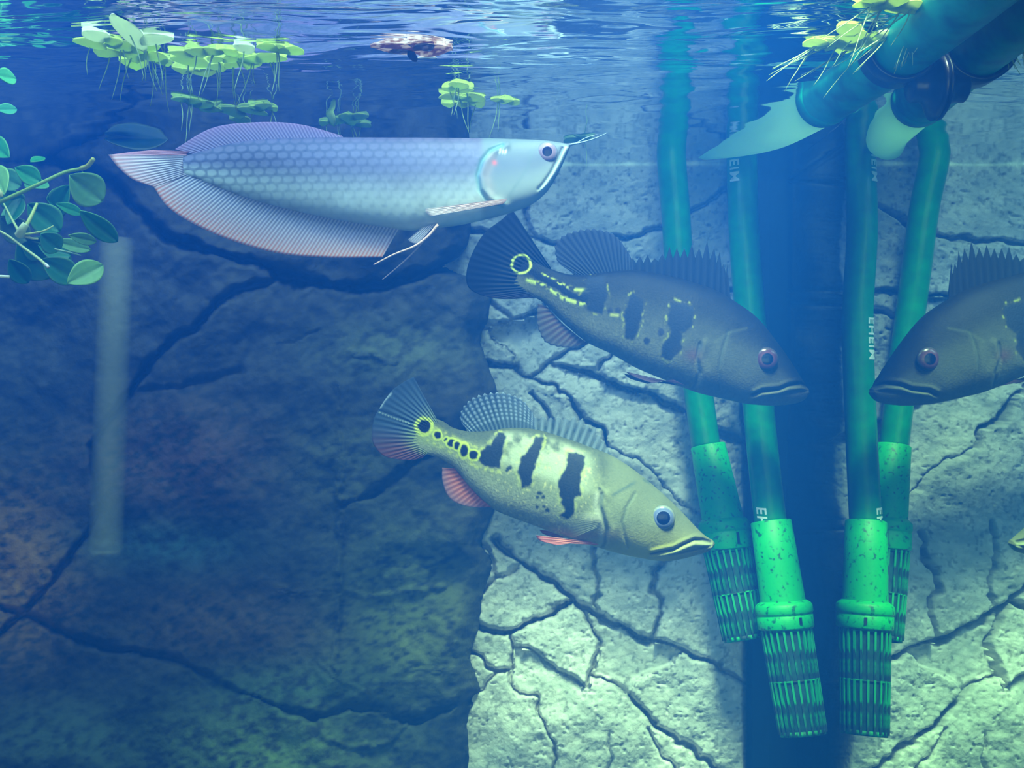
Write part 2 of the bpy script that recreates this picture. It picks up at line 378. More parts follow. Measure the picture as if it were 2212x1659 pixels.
KR = [
 ([(-60,330),(120,350),(240,395),(300,455),(360,515),(431,534),(503,554),(565,573),(613,597),(671,611),(743,621),(815,620),(887,601),(958,580),(1010,560),(1090,550)], 12, .060),
 ([(613,597),(551,616),(503,635),(455,673),(417,712),(374,736),(326,784),(280,850),(200,960),(215,1100),(187,1158)], 9, .032),
 ([(187,1158),(144,1211),(105,1259),(62,1316),(0,1374),(-60,1420)], 8, .034),
 ([(-60,1300),(60,1330),(216,1398),(287,1407),(383,1424),(431,1455),(479,1484),(565,1508),(623,1541),(690,1551),(738,1532),(790,1522),(815,1527),(886,1558),(949,1537),(1006,1517),(1080,1500)], 9, .032),
 ([(690,1430),(730,1465),(790,1493),(815,1527)], 6, .014),
 ([(733,1091),(776,1079),(824,1062),(862,1029),(886,1000),(960,960),(1080,930)], 10, .034),
 ([(733,830),(735,960),(733,1091),(735,1200),(731,1290),(723,1398),(730,1465)], 3, .010),
 ([(600,1270),(642,1276),(690,1280),(731,1281)], 5, .018),
 ([(731,1281),(800,1290),(880,1275),(960,1270)], 5, .010),
 ([(690,1551),(700,1594),(767,1616),(838,1602),(886,1558)], 5, .012),
 ([(870,1460),(900,1450),(958,1446),(1011,1443),(1080,1440)], 6, .016),
 ([(600,745),(640,735),(690,715)], 5, .006), ([(760,760),(800,765),(850,780)], 5, .008),
 ([(280,850),(420,830),(520,800)], 12, .010),
]
EDGE = [(1030,200),(1000,330),(1012,420),(1014,492),(1007,530),(985,560),(968,574),(985,590),(1015,596),(1045,625),(1058,650),(1052,690),(1038,715),(1036,740),(1052,790),(1066,830),(1075,860),(1078,930),(1076,1000),(1074,1070),(1060,1120),(1042,1155),(1038,1180),(1056,1200),(1060,1240),(1045,1270),(1036,1330),(1030,1362),(1020,1400),(1012,1420),(1028,1460),(1038,1488),(1016,1530),(1008,1570),(1010,1620),(1014,1740)]
EX = np.array(EDGE, float)
def dk(x, y):
    D = 1.375+(fbm(x, y, 330, 3, 52)-.5)*0.11+(fbm(x, y, 90, 3, 54)-.5)*0.030+(fbm(x, y, 22, 3, 58)-.5)*0.006
    D = D+0.025*smooth(600, 0, x)-0.02*smooth(1300, 1700, y)
    D = D-0.022*np.exp(-((y-545)/60)**2)*smooth(300, 500, x)          # ledge above the long crevice
    D = D+0.03*smooth(620, 760, y)*smooth(400, 150, x)
    e = np.interp(y, EX[:, 1], EX[:, 0])+(fbm(x, y, 20, 3, 60)-.5)*8
    t = x-e
    return np.minimum(D+np.where(t > -60, 0.045*smooth(-60, 0, t)**2, 0)+np.where(t > 0, 0.010*t, 0), 1.58)
def ck(x, y, k):
    n = fbm(x+.5*y, y*1.5, 120, 5, 62); t = fbm(x+y*.5, y*1.7, 16, 4, 64)
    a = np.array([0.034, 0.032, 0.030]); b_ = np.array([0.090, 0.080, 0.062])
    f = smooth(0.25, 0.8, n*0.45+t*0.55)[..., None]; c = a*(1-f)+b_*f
    def blot(cx, cy, rx, ry, colr, am):
        nonlocal c
        q = np.exp(-(((x-cx)/rx)**2+((y-cy)/ry)**2))*smooth(0.2, 0.8, t+.15*n)*am
        c = c*(1-q[..., None])+np.array(colr)*q[..., None]
    blot(30, 1240, 110, 150, (0.70, 0.30, 0.06), .9)
    blot(360, 1170, 170, 55, (0.05, 0.16, 0.18), .8)
    blot(870, 1330, 150, 200, (0.30, 0.34, 0.08), .8)
    blot(740, 1000, 130, 90, (0.16, 0.18, 0.07), .6)
    blot(560, 1620, 260, 90, (0.24, 0.36, 0.10), .8)
    blot(150, 1600, 200, 90, (0.14, 0.20, 0.12), .7)
    blot(620, 1480, 200, 60, (0.12, 0.24, 0.08), .5)
    blot(850, 760, 160, 60, (0.18, 0.20, 0.10), .7)
    blot(380, 1000, 200, 120, (0.28, 0.11, 0.08), .6)
    blot(500, 1350, 200, 80, (0.34, 0.18, 0.08), .5)
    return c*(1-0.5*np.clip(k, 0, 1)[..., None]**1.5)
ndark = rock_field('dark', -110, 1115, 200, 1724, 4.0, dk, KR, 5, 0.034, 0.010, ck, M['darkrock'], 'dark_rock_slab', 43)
print('rock pieces', npale, ndark)

# ---------------------------------------------------------------- green hoses with strainers, lettering
def frame_pts(pts, n):
    P = resample([tuple(p) for p in pts], np.linspace(0, 1, n)); return P
def lettering(txt, s0, path, r, psi, size, parent, bold=0.0):
    """raised print wrapped round the hose, read from top to bottom"""
    cu = bpy.data.curves.new('txt', 'FONT'); cu.body = txt; cu.size = size; cu.extrude = 0.0003; cu.offset = 0.0003
    cu.space_character = 1.12
    ob = bpy.data.objects.new('txt', cu); COL.objects.link(ob)
    dg = bpy.context.evaluated_depsgraph_get(); dg.update()
    me = bpy.data.meshes.new_from_object(ob.evaluated_get(dg)); bpy.data.objects.remove(ob)
    bm = bmesh.new(); bm.from_mesh(me)
    for yy in np.linspace(-.3*size, size, 27):
        bmesh.ops.bisect_plane(bm, geom=bm.verts[:]+bm.edges[:]+bm.faces[:], plane_co=(0, yy, 0), plane_no=(0, 1, 0))
    bm.to_mesh(me); bm.free()
    v = np.array([x.co[:] for x in me.vertices]); f = [list(p.vertices) for p in me.polygons]
    P = np.array([tuple(p) for p in path]); L = np.r_[0, np.cumsum(np.linalg.norm(np.diff(P, axis=0), axis=1))]
    s = s0+v[:, 0]; c = np.stack([np.interp(s, L, P[:, k]) for k in range(3)], 1)
    ang = psi-(v[:, 1]-size*0.35)/r
    rr = r+0.0005+v[:, 2]
    V = c+np.stack([-np.sin(ang)*rr, -np.cos(ang)*rr, 0*rr], 1)
    return mk('lettering', V, f, M['white'], parent, shade=False, label='white maker name printed along the green hose')

def strainer_hose(label, hose, sleeve, collar, cage, hr, sr, cr, gr, group, texts, rib_n=23):
    t = thing('intake_hose', tuple(hose[-1]), label, 'filter hose', group)
    P = frame_pts(hose, 70); V, f = tube(P, hr, 28); mk('hose', V, f, M['hose'], t)
    A, B = [Vector(p) for p in sleeve]; L = (B-A).length
    V, q = lathe([(0, hr), (0, sr[0]-.001), (.001, sr[0]), (L*.5, (sr[0]+sr[1])/2), (L, sr[1])], A, B, 44); mk('sleeve', V, q, M['sleeve'], t, label='pale green socket sleeve')
    A, B = [Vector(p) for p in collar]; L = (B-A).length
    V, q = lathe([(-.004, sr[1]), (-.001, cr*.93), (.002, cr), (.010, cr*1.01), (.0125, cr*.985), (.0135, cr*.955), (.0145, cr*.985), (L-.002, cr*.985), (L, cr*.96), (L, gr*.8)], A, B, 48)
    mk('collar', V, q, M['sleeve'], t, label='flanged collar ring above the strainer cage')
    d = (B-A).normalized(); s_ = Vector((0.30, -0.95, 0)); s_ = (s_-d*s_.dot(d)).normalized(); e = d.cross(s_)
    sl = [A+d*z+e*x+s_*(cr*1.0+y) for x in (-.0018, .0018) for y in (-.002, .0006) for z in (.016, L-.006)]
    mk('notch', [tuple(p) for p in sl], [[0, 1, 3, 2], [4, 6, 7, 5], [0, 4, 5, 1], [2, 3, 7, 6], [0, 2, 6, 4], [1, 5, 7, 3]], M['black'], t, shade=False)
    A, B = [Vector(p) for p in cage]; L = (B-A).length; d = (B-A).normalized()
    V, q = lathe([(0, gr*.93), (L*.5, gr*.91), (L*.95, gr*.86), (L*.985, gr*.76), (L, gr*.5), (L+.0005, 0.0005)], A, B, 40); mk('cage_core', V, q, M['core'], t)
    taper = 0.04
    for a, b, rad in ((0, .006, 1.0), (L*.495, .002, .965), (L*.955, .006, .90)):
        V, q = lathe([(a, gr*rad*.88), (a, gr*rad), (a+b, gr*rad), (a+b, gr*rad*.88)], A, B, 40); mk('cage_ring', V, q, M['rib'], t)
    # ribs: one shared bar mesh, copied round the cage in two tiers
    hl = L*.245; w_, h_ = .0014, .0020
    bv = [(x*w_*(1 if z < 0 else .8), y*h_, z*hl) for x in (-1, 1) for y in (-1, 1) for z in (-1, 1)]
    me = bpy.data.meshes.new('rib'); me.from_pydata(bv, [], [[0, 1, 3, 2], [4, 6, 7, 5], [0, 4, 5, 1], [2, 3, 7, 6], [0, 2, 6, 4], [1, 5, 7, 3]]); me.materials.append(M['rib'])
    a0 = Vector(np.cross(d, (0, 1, 0))).normalized(); b0 = d.cross(a0)
    for tier, zc in enumerate((L*.255, L*.735)):
        for k in range(rib_n):
            th = 2*math.pi*k/rib_n; n_ = a0*math.cos(th)+b0*math.sin(th)
            R = gr*(.955-taper*tier)
            pos = A+d*zc+n_*R; zt = (d-n_*0.02).normalized(); yt = (n_-zt*n_.dot(zt)).normalized(); xt = yt.cross(zt)
            o = bpy.data.objects.new('rib', me); COL.objects.link(o); o.parent = t
            o.matrix_local = Matrix.Translation(pos-ORG[t.name]) @ Matrix((xt, yt, zt)).transposed().to_4x4()
    for txt, s0, psi, size in texts: lettering(txt, s0, P, hr, psi, size, t)
    return t
h1 = [at(1600, 230, 1.41), at(1602, 330, 1.41), at(1607, 500, 1.40), at(1622, 700, 1.394), at(1645, 950, 1.36), at(1665, 1135, 1.33)]
def arc_at(hose, ypx):
    P = frame_pts(hose, 70); L = np.r_[0, np.cumsum(np.linalg.norm(np.diff(P, axis=0), axis=1))]
    x, y = proj(P); return float(np.interp(ypx, y, L))
PS = math.radians(42)
strainer_hose('green intake hose with bright strainer hanging nearest the side glass', h1,
    [at(1665, 1126, 1.33), at(1692, 1306, 1.305)], [at(1692, 1304, 1.305), at(1698, 1357, 1.30)], [at(1698, 1356, 1.30), at(1735, 1588, 1.266)],
    .0207, (.0262, .0285), .0358, .0312, 'green filter hoses with strainers in the corner',
    [('EHEIM', arc_at(h1, 306), PS, .0200), ('EHEIM', arc_at(h1, 686), PS, .0200), ('EH', arc_at(h1, 1092), PS, .0200)])
h2 = [at(1450, 235, 1.40), at(1450, 335, 1.40), at(1459, 450, 1.415), at(1470, 600, 1.425), at(1500, 790, 1.42), at(1525, 965, 1.415)]
strainer_hose('green intake hose with darker mossy strainer, farther from the side glass', h2,
    [at(1529, 962, 1.412), at(1563, 1130, 1.392)], [at(1563, 1126, 1.392), at(1570, 1186, 1.386)], [at(1570, 1185, 1.386), at(1610, 1382, 1.355)],
    .0200, (.0240, .0285), .0345, .0312, 'green filter hoses with strainers in the corner', [])

# big tube lying in the water surface along the side glass
t = thing('surface_tube', (.35, 1.1, WL), 'thick teal green tube floating at the surface along the side glass, pale tapering end', 'tube')
P1 = resample([(.272, 1.425, WL+.0255), (.303, 1.351, WL+.014), (.329, 1.26, WL+.004), (.348, 1.128, WL)], np.linspace(0, 1, 24))
V, f = tube(P1, np.linspace(.028, .0285, 24), 36); mk('tapered_end', V, f, M['mint'], t, label='pale mint green end section of the tube')
P2 = resample([(.346, 1.132, WL), (.362, .98, WL-.001), (.368, .84, WL-.001), (.368, .50, WL)], np.linspace(0, 1, 40))
V, f = tube(P2, .0295, 36); mk('tube_body', V, f, M['bigtube'], t)
V, f = tube([(.3445, 1.139, WL), (.347, 1.128, WL), (.349, 1.118, WL)], [.0303, .0312, .0303], 36); mk('joint_ring', V, f, M['bigtube'], t)

# rubber suction clip holding it
t = thing('suction_clip', (.385, .9575, .28), 'black rubber suction cup clip on the side glass under the teal tube', 'clip')
V, q = lathe([(0, .0005), (0, .030), (.002, .031), (.005, .026), (.010, .017), (.016, .014), (.024, .0145), (.0262, .012), (.027, .0005)], (.3995, .9575, .279), (.36, .9575, .279), 40)
mk('suction_cup', V, q, M['black'], t)
th = np.linspace(math.radians(190), math.radians(350), 22)
cx_, cz_ = .3635, WL-.001
arc = [(cx_+.0318*math.cos(a), .9575, cz_+.0318*math.sin(a)) for a in th]
V, f = [], []
for i, a in enumerate(th):
    for rr, yy in ((.0302, -.014), (.0302, .014), (.0345, .014), (.0345, -.014)):
        V.append((cx_+rr*math.cos(a), .9575+yy, cz_+rr*math.sin(a)))
for i in range(len(th)-1):
    for k in range(4): f.append([i*4+k, i*4+(k+1) % 4, i*4+4+(k+1) % 4, i*4+4+k])
f += [[0, 1, 2, 3], [len(V)-1, len(V)-2, len(V)-3, len(V)-4]]
mk('clip_arm', V, f, M['black'], t)

# reflection in the front glass at left, built as an added pale tube
t = thing('glass_reflection', tuple(at(230, 1190, 1.24)), 'faint pale upright reflection in the front glass, built as a translucent tube', 'tube')
m, ns, lk = mat('cloudy_reflection'); b = ns['Principled BSDF']; setp(b, Roughness=0.6); b.inputs['Base Color'].default_value = (0.50, 0.48, 0.28, 1)
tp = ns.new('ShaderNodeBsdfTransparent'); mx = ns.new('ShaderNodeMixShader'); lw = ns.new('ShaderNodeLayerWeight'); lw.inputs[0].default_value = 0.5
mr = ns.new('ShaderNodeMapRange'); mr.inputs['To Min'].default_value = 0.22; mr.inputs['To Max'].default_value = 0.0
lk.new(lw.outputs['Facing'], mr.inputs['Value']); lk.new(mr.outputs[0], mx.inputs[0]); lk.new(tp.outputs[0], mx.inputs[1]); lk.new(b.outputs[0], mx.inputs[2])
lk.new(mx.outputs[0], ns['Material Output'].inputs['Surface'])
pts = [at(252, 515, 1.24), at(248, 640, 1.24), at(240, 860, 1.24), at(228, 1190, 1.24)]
V, f = tube(frame_pts(pts, 30), .0205, 32); mk('reflection_band', V, f, m, t)
V, q = lathe([(0, .010), (0, .0180), (.004, .0185), (.008, .0175), (.008, .010)], at(228, 1186, 1.24), at(227, 1210, 1.24), 32); mk('reflection_end', V, q, m, t)

# ---------------------------------------------------------------- fish
def body(parent, top, botm, Yc, wpts, colf, matl, ns_=300, nt=150, dispf=None, pw=0.86, name='body'):
    T = catmull(top); B = catmull(botm)
    nose = (T[0]+B[0])/2; tail = (T[-1]+B[-1])/2; ax = (tail-nose); Ln = np.linalg.norm(ax); ax /= Ln; nr = np.array([ax[1], -ax[0]])
    if nr[1] > 0: nr = -nr
    def so(C):
        s = (C-nose)@ax; n = (C-nose)@nr; s = np.maximum.accumulate(s); return s, n
    sT, nT = so(T); sB, nB = so(B)
    u = np.linspace(0, 1, ns_); t = (1-np.cos(np.minimum(u*1.25, 1)*np.pi/2))*0
    t = u**1.25*0.55+u*0.45
    s0 = min(sT[0], sB[0]); s1 = Ln
    s = s0+(s1-s0)*t
    a = np.interp(s, sT+np.arange(len(sT))*1e-6, nT); b = np.interp(s, sB+np.arange(len(sB))*1e-6, nB)
    e = np.sqrt(np.clip((s-s0)/7.0, 0, 1)); mid = (a+b)/2; hh = (a-b)/2*e
    W = np.interp(t, [p[0] for p in wpts], [p[1] for p in wpts])
    k = np.ones(9)/9; W = np.convolve(np.pad(W, 4, 'edge'), k, 'valid')*e
    th = np.linspace(0, 2*np.pi, nt, endpoint=False)
    c, q = np.cos(th), np.sin(th)
    n = mid[:, None]+hh[:, None]*c; yy = -W[:, None]*np.sign(q)*np.abs(q)**pw
    x = nose[0]+ax[0]*s[:, None]+nr[0]*n; y = nose[1]+ax[1]*s[:, None]+nr[1]*n
    wx, wz = (x-CX)/F*Yc, (CY-y)/F*Yc
    V = np.stack([wx, Yc+yy, wz], -1)
    px, py = x, y          # pattern laid out on the side profile, the same on both flanks
    if dispf is not None:
        V[..., 1] += np.sign(yy)*dispf(px, py, np.abs(q)[None]+0*px, t[:, None]+0*px)
    C = colf(px, py, c[None]+0*px, t[:, None]+0*px)
    fl = V.reshape(-1, 3); Q = grid(ns_, nt, True)[:, ::-1]
    o = mk(name, fl, Q, matl, parent, col=C.reshape(-1, C.shape[-1]))
    near = (yy < 0).ravel()
    P = fl[near]; ppx, ppy = px.ravel()[near], py.ravel()[near]
    def depth_at(x_, y_):
        i = np.argmin((ppx-x_)**2+(ppy-y_)**2); return P[i, 1]
    return o, depth_at
def fin(name, parent, base, edge, Yc, nrays, colf, thick=.0022, spikes=0.0, rows=18, sub=6, label=None, yb=0.0, ye=0.0, hard=0.42, sm=True):
    N = nrays*sub+1; u = np.linspace(0, 1, N); B = resample(base, u, sm); E = resample(edge, u, sm)
    ray = np.abs(np.cos(np.pi*nrays*u))**2
    sp = spikes*(np.abs(1-2*np.abs((u*nrays) % 1-.5))**1.0)   # 0 between rays .. spikes at rays
    sp = spikes*(1-2*np.abs(((u*nrays+.5) % 1)-.5)) if spikes else 0*u
    if spikes > .1: sp = sp*(.55+.8*np.random.RandomState(nrays).rand(nrays+2)[np.round(u*nrays).astype(int)])
    v = np.linspace(0, 1, rows)[:, None]
    x = B[:, 0]*(1-v)+E[:, 0]*v; y = B[:, 1]*(1-v)+E[:, 1]*v
    if spikes:
        dx, dy = E[:, 0]-B[:, 0], E[:, 1]-B[:, 1]
        x = x+dx*(sp-spikes*.5)*v**3; y = y+dy*(sp-spikes*.5)*v**3
    th = thick*(1-.85*v)*((1-hard)+hard*ray)*(1-0.92*(v > .999))
    yc = Yc+yb*(1-v)+ye*v
    W = (x-CX)/F*Yc; Z = (CY-y)/F*Yc
    Fv = np.stack([W, yc-th, Z], -1).reshape(-1, 3); Bv = np.stack([W, yc+th, Z], -1).reshape(-1, 3)
    C = colf(x, y, u[None]+0*x, v+0*x, ray[None]+0*x); C = C.reshape(-1, 4)
    Q = grid(rows, N); n = rows*N
    bd = list(range(N))+[r*N+N-1 for r in range(1, rows)]+[(rows-1)*N+c for c in range(N-2, -1, -1)]+[r*N for r in range(rows-2, 0, -1)]
    bd = np.array(bd); bn = np.roll(bd, -1)
    QQ = np.vstack([Q, Q[:, ::-1]+n, np.stack([bd, bn, bn+n, bd+n], 1)[:, ::-1]])
    return mk(name, np.vstack([Fv, Bv]), QQ, M['fin'], parent, col=np.vstack([C, C]), label=label)
def eye(parent, x, y, Yc, Ysurf, r, ring, iris, pupil, pr=0.45, tilt=(0, 0)):
    """an eyeball on each flank, the far one mirrored through the body plane"""
    for side in (1, -1):
        n, m_ = 26, 40
        ph = np.linspace(0.001, np.pi*.62, n)[:, None]; th = np.linspace(0, 2*np.pi, m_, endpoint=False)[None]
        X_ = np.sin(ph)*np.cos(th); Z_ = np.sin(ph)*np.sin(th); Y_ = -np.cos(ph)+0*th
        rr = np.sin(ph)+0*th
        c = np.zeros(rr.shape+(3,)); c[:] = ring
        c[rr < .84] = np.array(iris); c[(rr < pr*1.22)] = np.array(iris)*1.5; c[(rr < pr)] = pupil
        c[Y_ > -0.25] = np.array(ring)*.6
        ctr = np.array([(x-CX)/F*Yc, Yc-side*(Yc-Ysurf-r*.12), (CY-y)/F*Yc])
        V = np.stack([X_*r, Y_*r*.45*side, Z_*r], -1)+ctr
        Q = grid(n, m_, True)
        mk('eye', V.reshape(-1, 3), Q if side < 0 else Q[:, ::-1], M['eye'], parent, col=c.reshape(-1, 3))
def mix(c, k, col): return c*(1-k[..., None])+np.array(col)*k[..., None]
def groove(x, y, pts, wd): return np.exp(-(dpoly(x, y, pts)/wd)**2)

# -- silver arowana
AY = 1.10
ar = thing('arowana', tuple(at(820, 400, AY)), 'long silvery arowana with pinkish fins gliding just under the surface', 'fish')
aT = [(1233,314),(1208,309),(1175,305),(1120,303),(1000,301),(860,300),(740,299),(640,300),(560,303),(500,311),(445,325),(398,338)]
aB = [(1233,316),(1224,335),(1212,362),(1196,392),(1178,417),(1150,440),(1110,456),(1060,470),(985,486),(900,496),(860,495),(780,484),(700,470),(620,452),(540,430),(470,404),(430,388),(398,377)]
GILL = [(1085,322),(1060,335),(1042,360),(1033,390),(1038,420),(1056,442),(1085,452)]
JAW = [(1222,324),(1211,350),(1197,378),(1180,403),(1170,414)]
def acol(x, y, c, t):
    h = smooth(300, 490, y)
    C = np.zeros(x.shape+(3,)); C[:] = (0.17, 0.175, 0.27)
    C = mix(C, smooth(.45, 1.0, c)*.75, (0.09, 0.075, 0.13)); C = mix(C, smooth(.3, -.75, c)*.92, (0.62, 0.68, 0.60))
    # rows of big scales
    q = (x-400)/26.0; r = (y-300-(x-1050)*0.0)/17.0
    ro = np.floor(r); qq = (q+0.5*(ro % 2)) % 1-.5; rr_ = r % 1-.5
    d = np.hypot(qq*1.0+.12, rr_*1.1); e = smooth(.36, .52, d)*(x < 1045)*smooth(1050, 1000, x)
    C = mix(C, e*.75*smooth(490, 320, y)*(.45+.55*smooth(1000,500,x)), (0.05, 0.06, 0.11)); C = mix(C, e*.12*smooth(330, 475, y), (0.3, 0.35, 0.36))
    n = fbm(x, y, 40, 3, 101); C = C*(0.86+.28*n[..., None])
    C = mix(C, smooth(1035, 1050, x)*(.45+.35*smooth(0, 1, c)), (0.13, 0.18, 0.19))
    g = groove(x, y, GILL, 6); C = mix(C, g*.6, (0.10, 0.30, 0.30))
    C = mix(C, groove(x, y, [(1062,350),(1052,390),(1062,425)], 10)*.35, (0.55, 0.40, 0.38))
    C = mix(C, np.exp(-(np.hypot(x-1069, y-362)/5)**2)*.9, (0.8, 0.15, 0.15))
    for px_ in (1081, 1087, 1093): C = mix(C, np.exp(-((x-px_-(336-y)*.3)/1.7)**2-((y-337)/5)**2), (1, 1, .95))  # three white glare streaks on the gill cover, painted into the skin
    C = mix(C, groove(x, y, JAW, 4)*.8, (0.55, 0.66, 0.64)); C = mix(C, groove(x, y, [(a-7, b) for a, b in JAW], 2)*.5, (0.1, 0.14, 0.16))
    C = mix(C, groove(x, y, [(1150,330),(1140,370),(1120,400),(1100,430)], 3)*.3, (0.15, 0.22, 0.22))
    return C
def adis(x, y, q, t):
    d = -.0022*groove(x, y, GILL, 4)+.0018*groove(x, y, [(a+9, b) for a, b in GILL], 9)
    d = d+.0016*groove(x, y, JAW, 5)-.0018*groove(x, y, [(a-8, b) for a, b in JAW], 3)
    r = (y-300)/17.0; qq = ((x-400)/26.0+0.5*(np.floor(r) % 2)) % 1
    return (d+.0003*(qq-.5)*(x < 1040))*smooth(.05, .35, q)
o, adep = body(ar, aT, aB, AY, [(0,.006),(.05,.014),(.12,.021),(.22,.026),(.4,.0275),(.6,.023),(.8,.015),(.93,.008),(1,.004)], acol, M['silver'], 380, 150, adis, .62)
def pf(c0, c1, al0, al1, rayc=None, rk=.5, dots=None):
    def f(x, y, u, v, ray):
        vv = (v**2)[..., None]; C = np.array(c0)*(1-vv)+np.array(c1)*vv
        if rayc is not None: C = mix(C, ray*rk, rayc)
        a = al0*(1-v)+al1*v; a = np.clip(a+ray*.30*np.minimum(1, a*2), 0, 1)
        if dots is not None: C, a = dots(x, y, u, v, ray, C, a)
        return np.concatenate([C, a[..., None]], -1)
    return f
def jag(x, y, u, v, ray, C, a):
    return C, a*smooth(1.02, .93, v+.02*ray)
fin('dorsal_fin', ar, [(745,302),(640,303),(540,308),(470,322),(425,335)], [(738,293),(650,269),(560,264),(460,276),(378,322)], AY, 46, pf((.20,.17,.30),(.30,.16,.30),.8,.7,(.42,.36,.50),.4), sub=5)
fin('anal_fin', ar, [(398,372),(460,395),(560,432),(660,458),(760,478),(862,493)], [(329,400),(372,455),(470,508),(590,545),(700,556),(826,556)], AY, 64, pf((.30,.33,.48),(.95,.26,.08),.97,.97,(.98,.88,.88),.75), sub=6, thick=.0022, hard=.4)
fin('tail_fin', ar, [(408,337),(404,350),(402,362),(404,378)], [(234,334),(256,362),(288,388),(332,404)], AY, 12, pf((.50,.50,.60),(.90,.42,.34),.95,.9,(.90,.75,.75),.6), sub=8, thick=.003)
fin('tail_fin_edge', ar, [(410,328),(404,332),(404,336),(408,340)], [(330,324),(300,327),(262,331),(234,335)], AY, 5, pf((.5,.22,.25),(.6,.25,.3),.9,.8,(.7,.4,.45),.5), sub=6)
fin('pectoral_fin', ar, [(1096,438),(1092,444),(1086,449)], [(925,463),(926,470),(935,478)], AY, 5, pf((.85,.62,.55),(.72,.62,.58),.95,.6,(.9,.65,.6),.4), yb=-.024, ye=-.034, sub=8)
fin('pectoral_fin', ar, [(1096,440),(1092,446),(1086,451)], [(925,466),(926,473),(935,481)], AY, 5, pf((.85,.62,.55),(.72,.62,.58),.95,.6,(.9,.65,.6),.4), yb=.024, ye=.034, sub=8)
fin('pelvic_fin', ar, [(946,484),(935,490),(915,496)], [(905,530),(893,528),(884,522)], AY, 5, pf((.45,.5,.6),(.5,.5,.6),.6,.3,(.8,.6,.6),.5), yb=-.012, ye=-.014, sub=8)
def filament(parent, pts, Y, r0, r1, col, name):
    P = [at(a, b, Y) for a, b in pts]; P = frame_pts(P, 30); V, f = tube(P, np.linspace(r0, r1, 30), 8)
    return mk(name, V, f, M['plain'], parent, col=col)
filament(ar, [(946,485),(925,510),(895,532),(850,550),(807,572)], AY-.014, .0017, .0007, (.80,.50,.42), 'fin_filament')
filament(ar, [(938,488),(915,520),(885,553),(855,580),(826,604)], AY+.014, .0013, .0005, (.55,.42,.48), 'fin_filament')
filament(ar, [(1228,313),(1255,308),(1285,299),(1312,287)], AY-.004, .0012, .0004, (.25,.32,.36), 'barbel')
filament(ar, [(1226,315),(1245,309),(1268,297),(1290,291)], AY+.006, .0010, .0004, (.25,.32,.36), 'barbel')
eye(ar, 1181, 335, AY, adep(1181, 335), .0112, (.22,.22,.30), (.26,.18,.24), (.006,.006,.03), .46)

# -- peacock bass, shared colouring tools
def bass_common(x, y, c, back, side, belly, seed):
    C = np.zeros(x.shape+(3,)); C[:] = side
    C = mix(C, smooth(.15, .85, c), back); C = mix(C, smooth(-.15, -.8, c), belly)
    n = fbm(x, y, 26, 4, seed); C = C*(.80+.40*n[..., None])
    s = vnoise(x, y, 2.6, seed+3)*.6+vnoise(x, y, 4.5, seed+4)*.4
    return C*(.72+.56*s[..., None]), n
def blotch(x, y, poly, seed, edge=2.5, rough=9):
    wx = x+(fbm(x, y, 9, 3, seed)-.5)*rough; wy = y+(fbm(x, y, 9, 3, seed+7)-.5)*rough
    d = sdf(wx, wy, poly); return smooth(edge, -edge, d), d
def ringspot(C, x, y, cx, cy, rx, ry, halo, seed, yel=(.75,.80,.08), dark=(.006,.008,.02), k=1.0):
    wx = x+(fbm(x, y, 8, 2, seed)-.5)*4; wy = y+(fbm(x, y, 8, 2, seed+1)-.5)*4
    d = (np.hypot((wx-cx)/rx, (wy-cy)/ry)-1)*min(rx, ry)
    if halo > 0: C = mix(C, smooth(halo*1.35, halo*.75, d)*k, yel)
    return mix(C, smooth(1.6, -1.6, d), dark)

# -- lower, yellow one
BY = 1.165
pa = thing('peacock_bass', tuple(at(1230, 1060, BY)), 'yellow green peacock bass with three black bars, the lower brighter one', 'fish', 'peacock bass swimming nose down')
T1 = [(1538,1166),(1522,1156),(1503,1138),(1469,1102),(1429,1064),(1375,1019),(1321,984),(1266,962),(1212,943),(1154,927),(1100,924),(1060,930),(1013,932),(977,923),(955,909),(925,903),(900,905)]
B1 = [(1542,1180),(1528,1191),(1501,1199),(1465,1208),(1429,1211),(1375,1203),(1330,1193),(1290,1181),(1235,1165),(1158,1136),(1085,1109),(1057,1092),(1013,1050),(985,1015),(955,993),(925,982),(895,972)]
BARS1 = [[(1079,934),(1093,938),(1086,968),(1081,997),(1080,1009),(1049,1003),(1034,995),(1038,975),(1060,958)],
         [(1158,941),(1173,946),(1162,983),(1152,1011),(1144,1046),(1129,1051),(1116,1013),(1128,983),(1145,961)],
         [(1225,973),(1262,982),(1256,1004),(1248,1026),(1250,1062),(1236,1070),(1236,1105),(1220,1118),(1206,1105),(1217,1096),(1207,1066),(1202,1033),(1219,1008)]]
MOUTH1 = [(1401,1191),(1429,1184),(1447,1181),(1469,1170),(1494,1161),(1515,1163),(1532,1168)]
LIP1 = [(1440,1193),(1469,1189),(1500,1182),(1534,1176)]
OP1 = [(1294,1060),(1290,1085),(1297,1110),(1304,1135),(1303,1165),(1296,1180)]
PRE1 = [(1365,1060),(1345,1090),(1337,1120),(1342,1150),(1352,1175)]
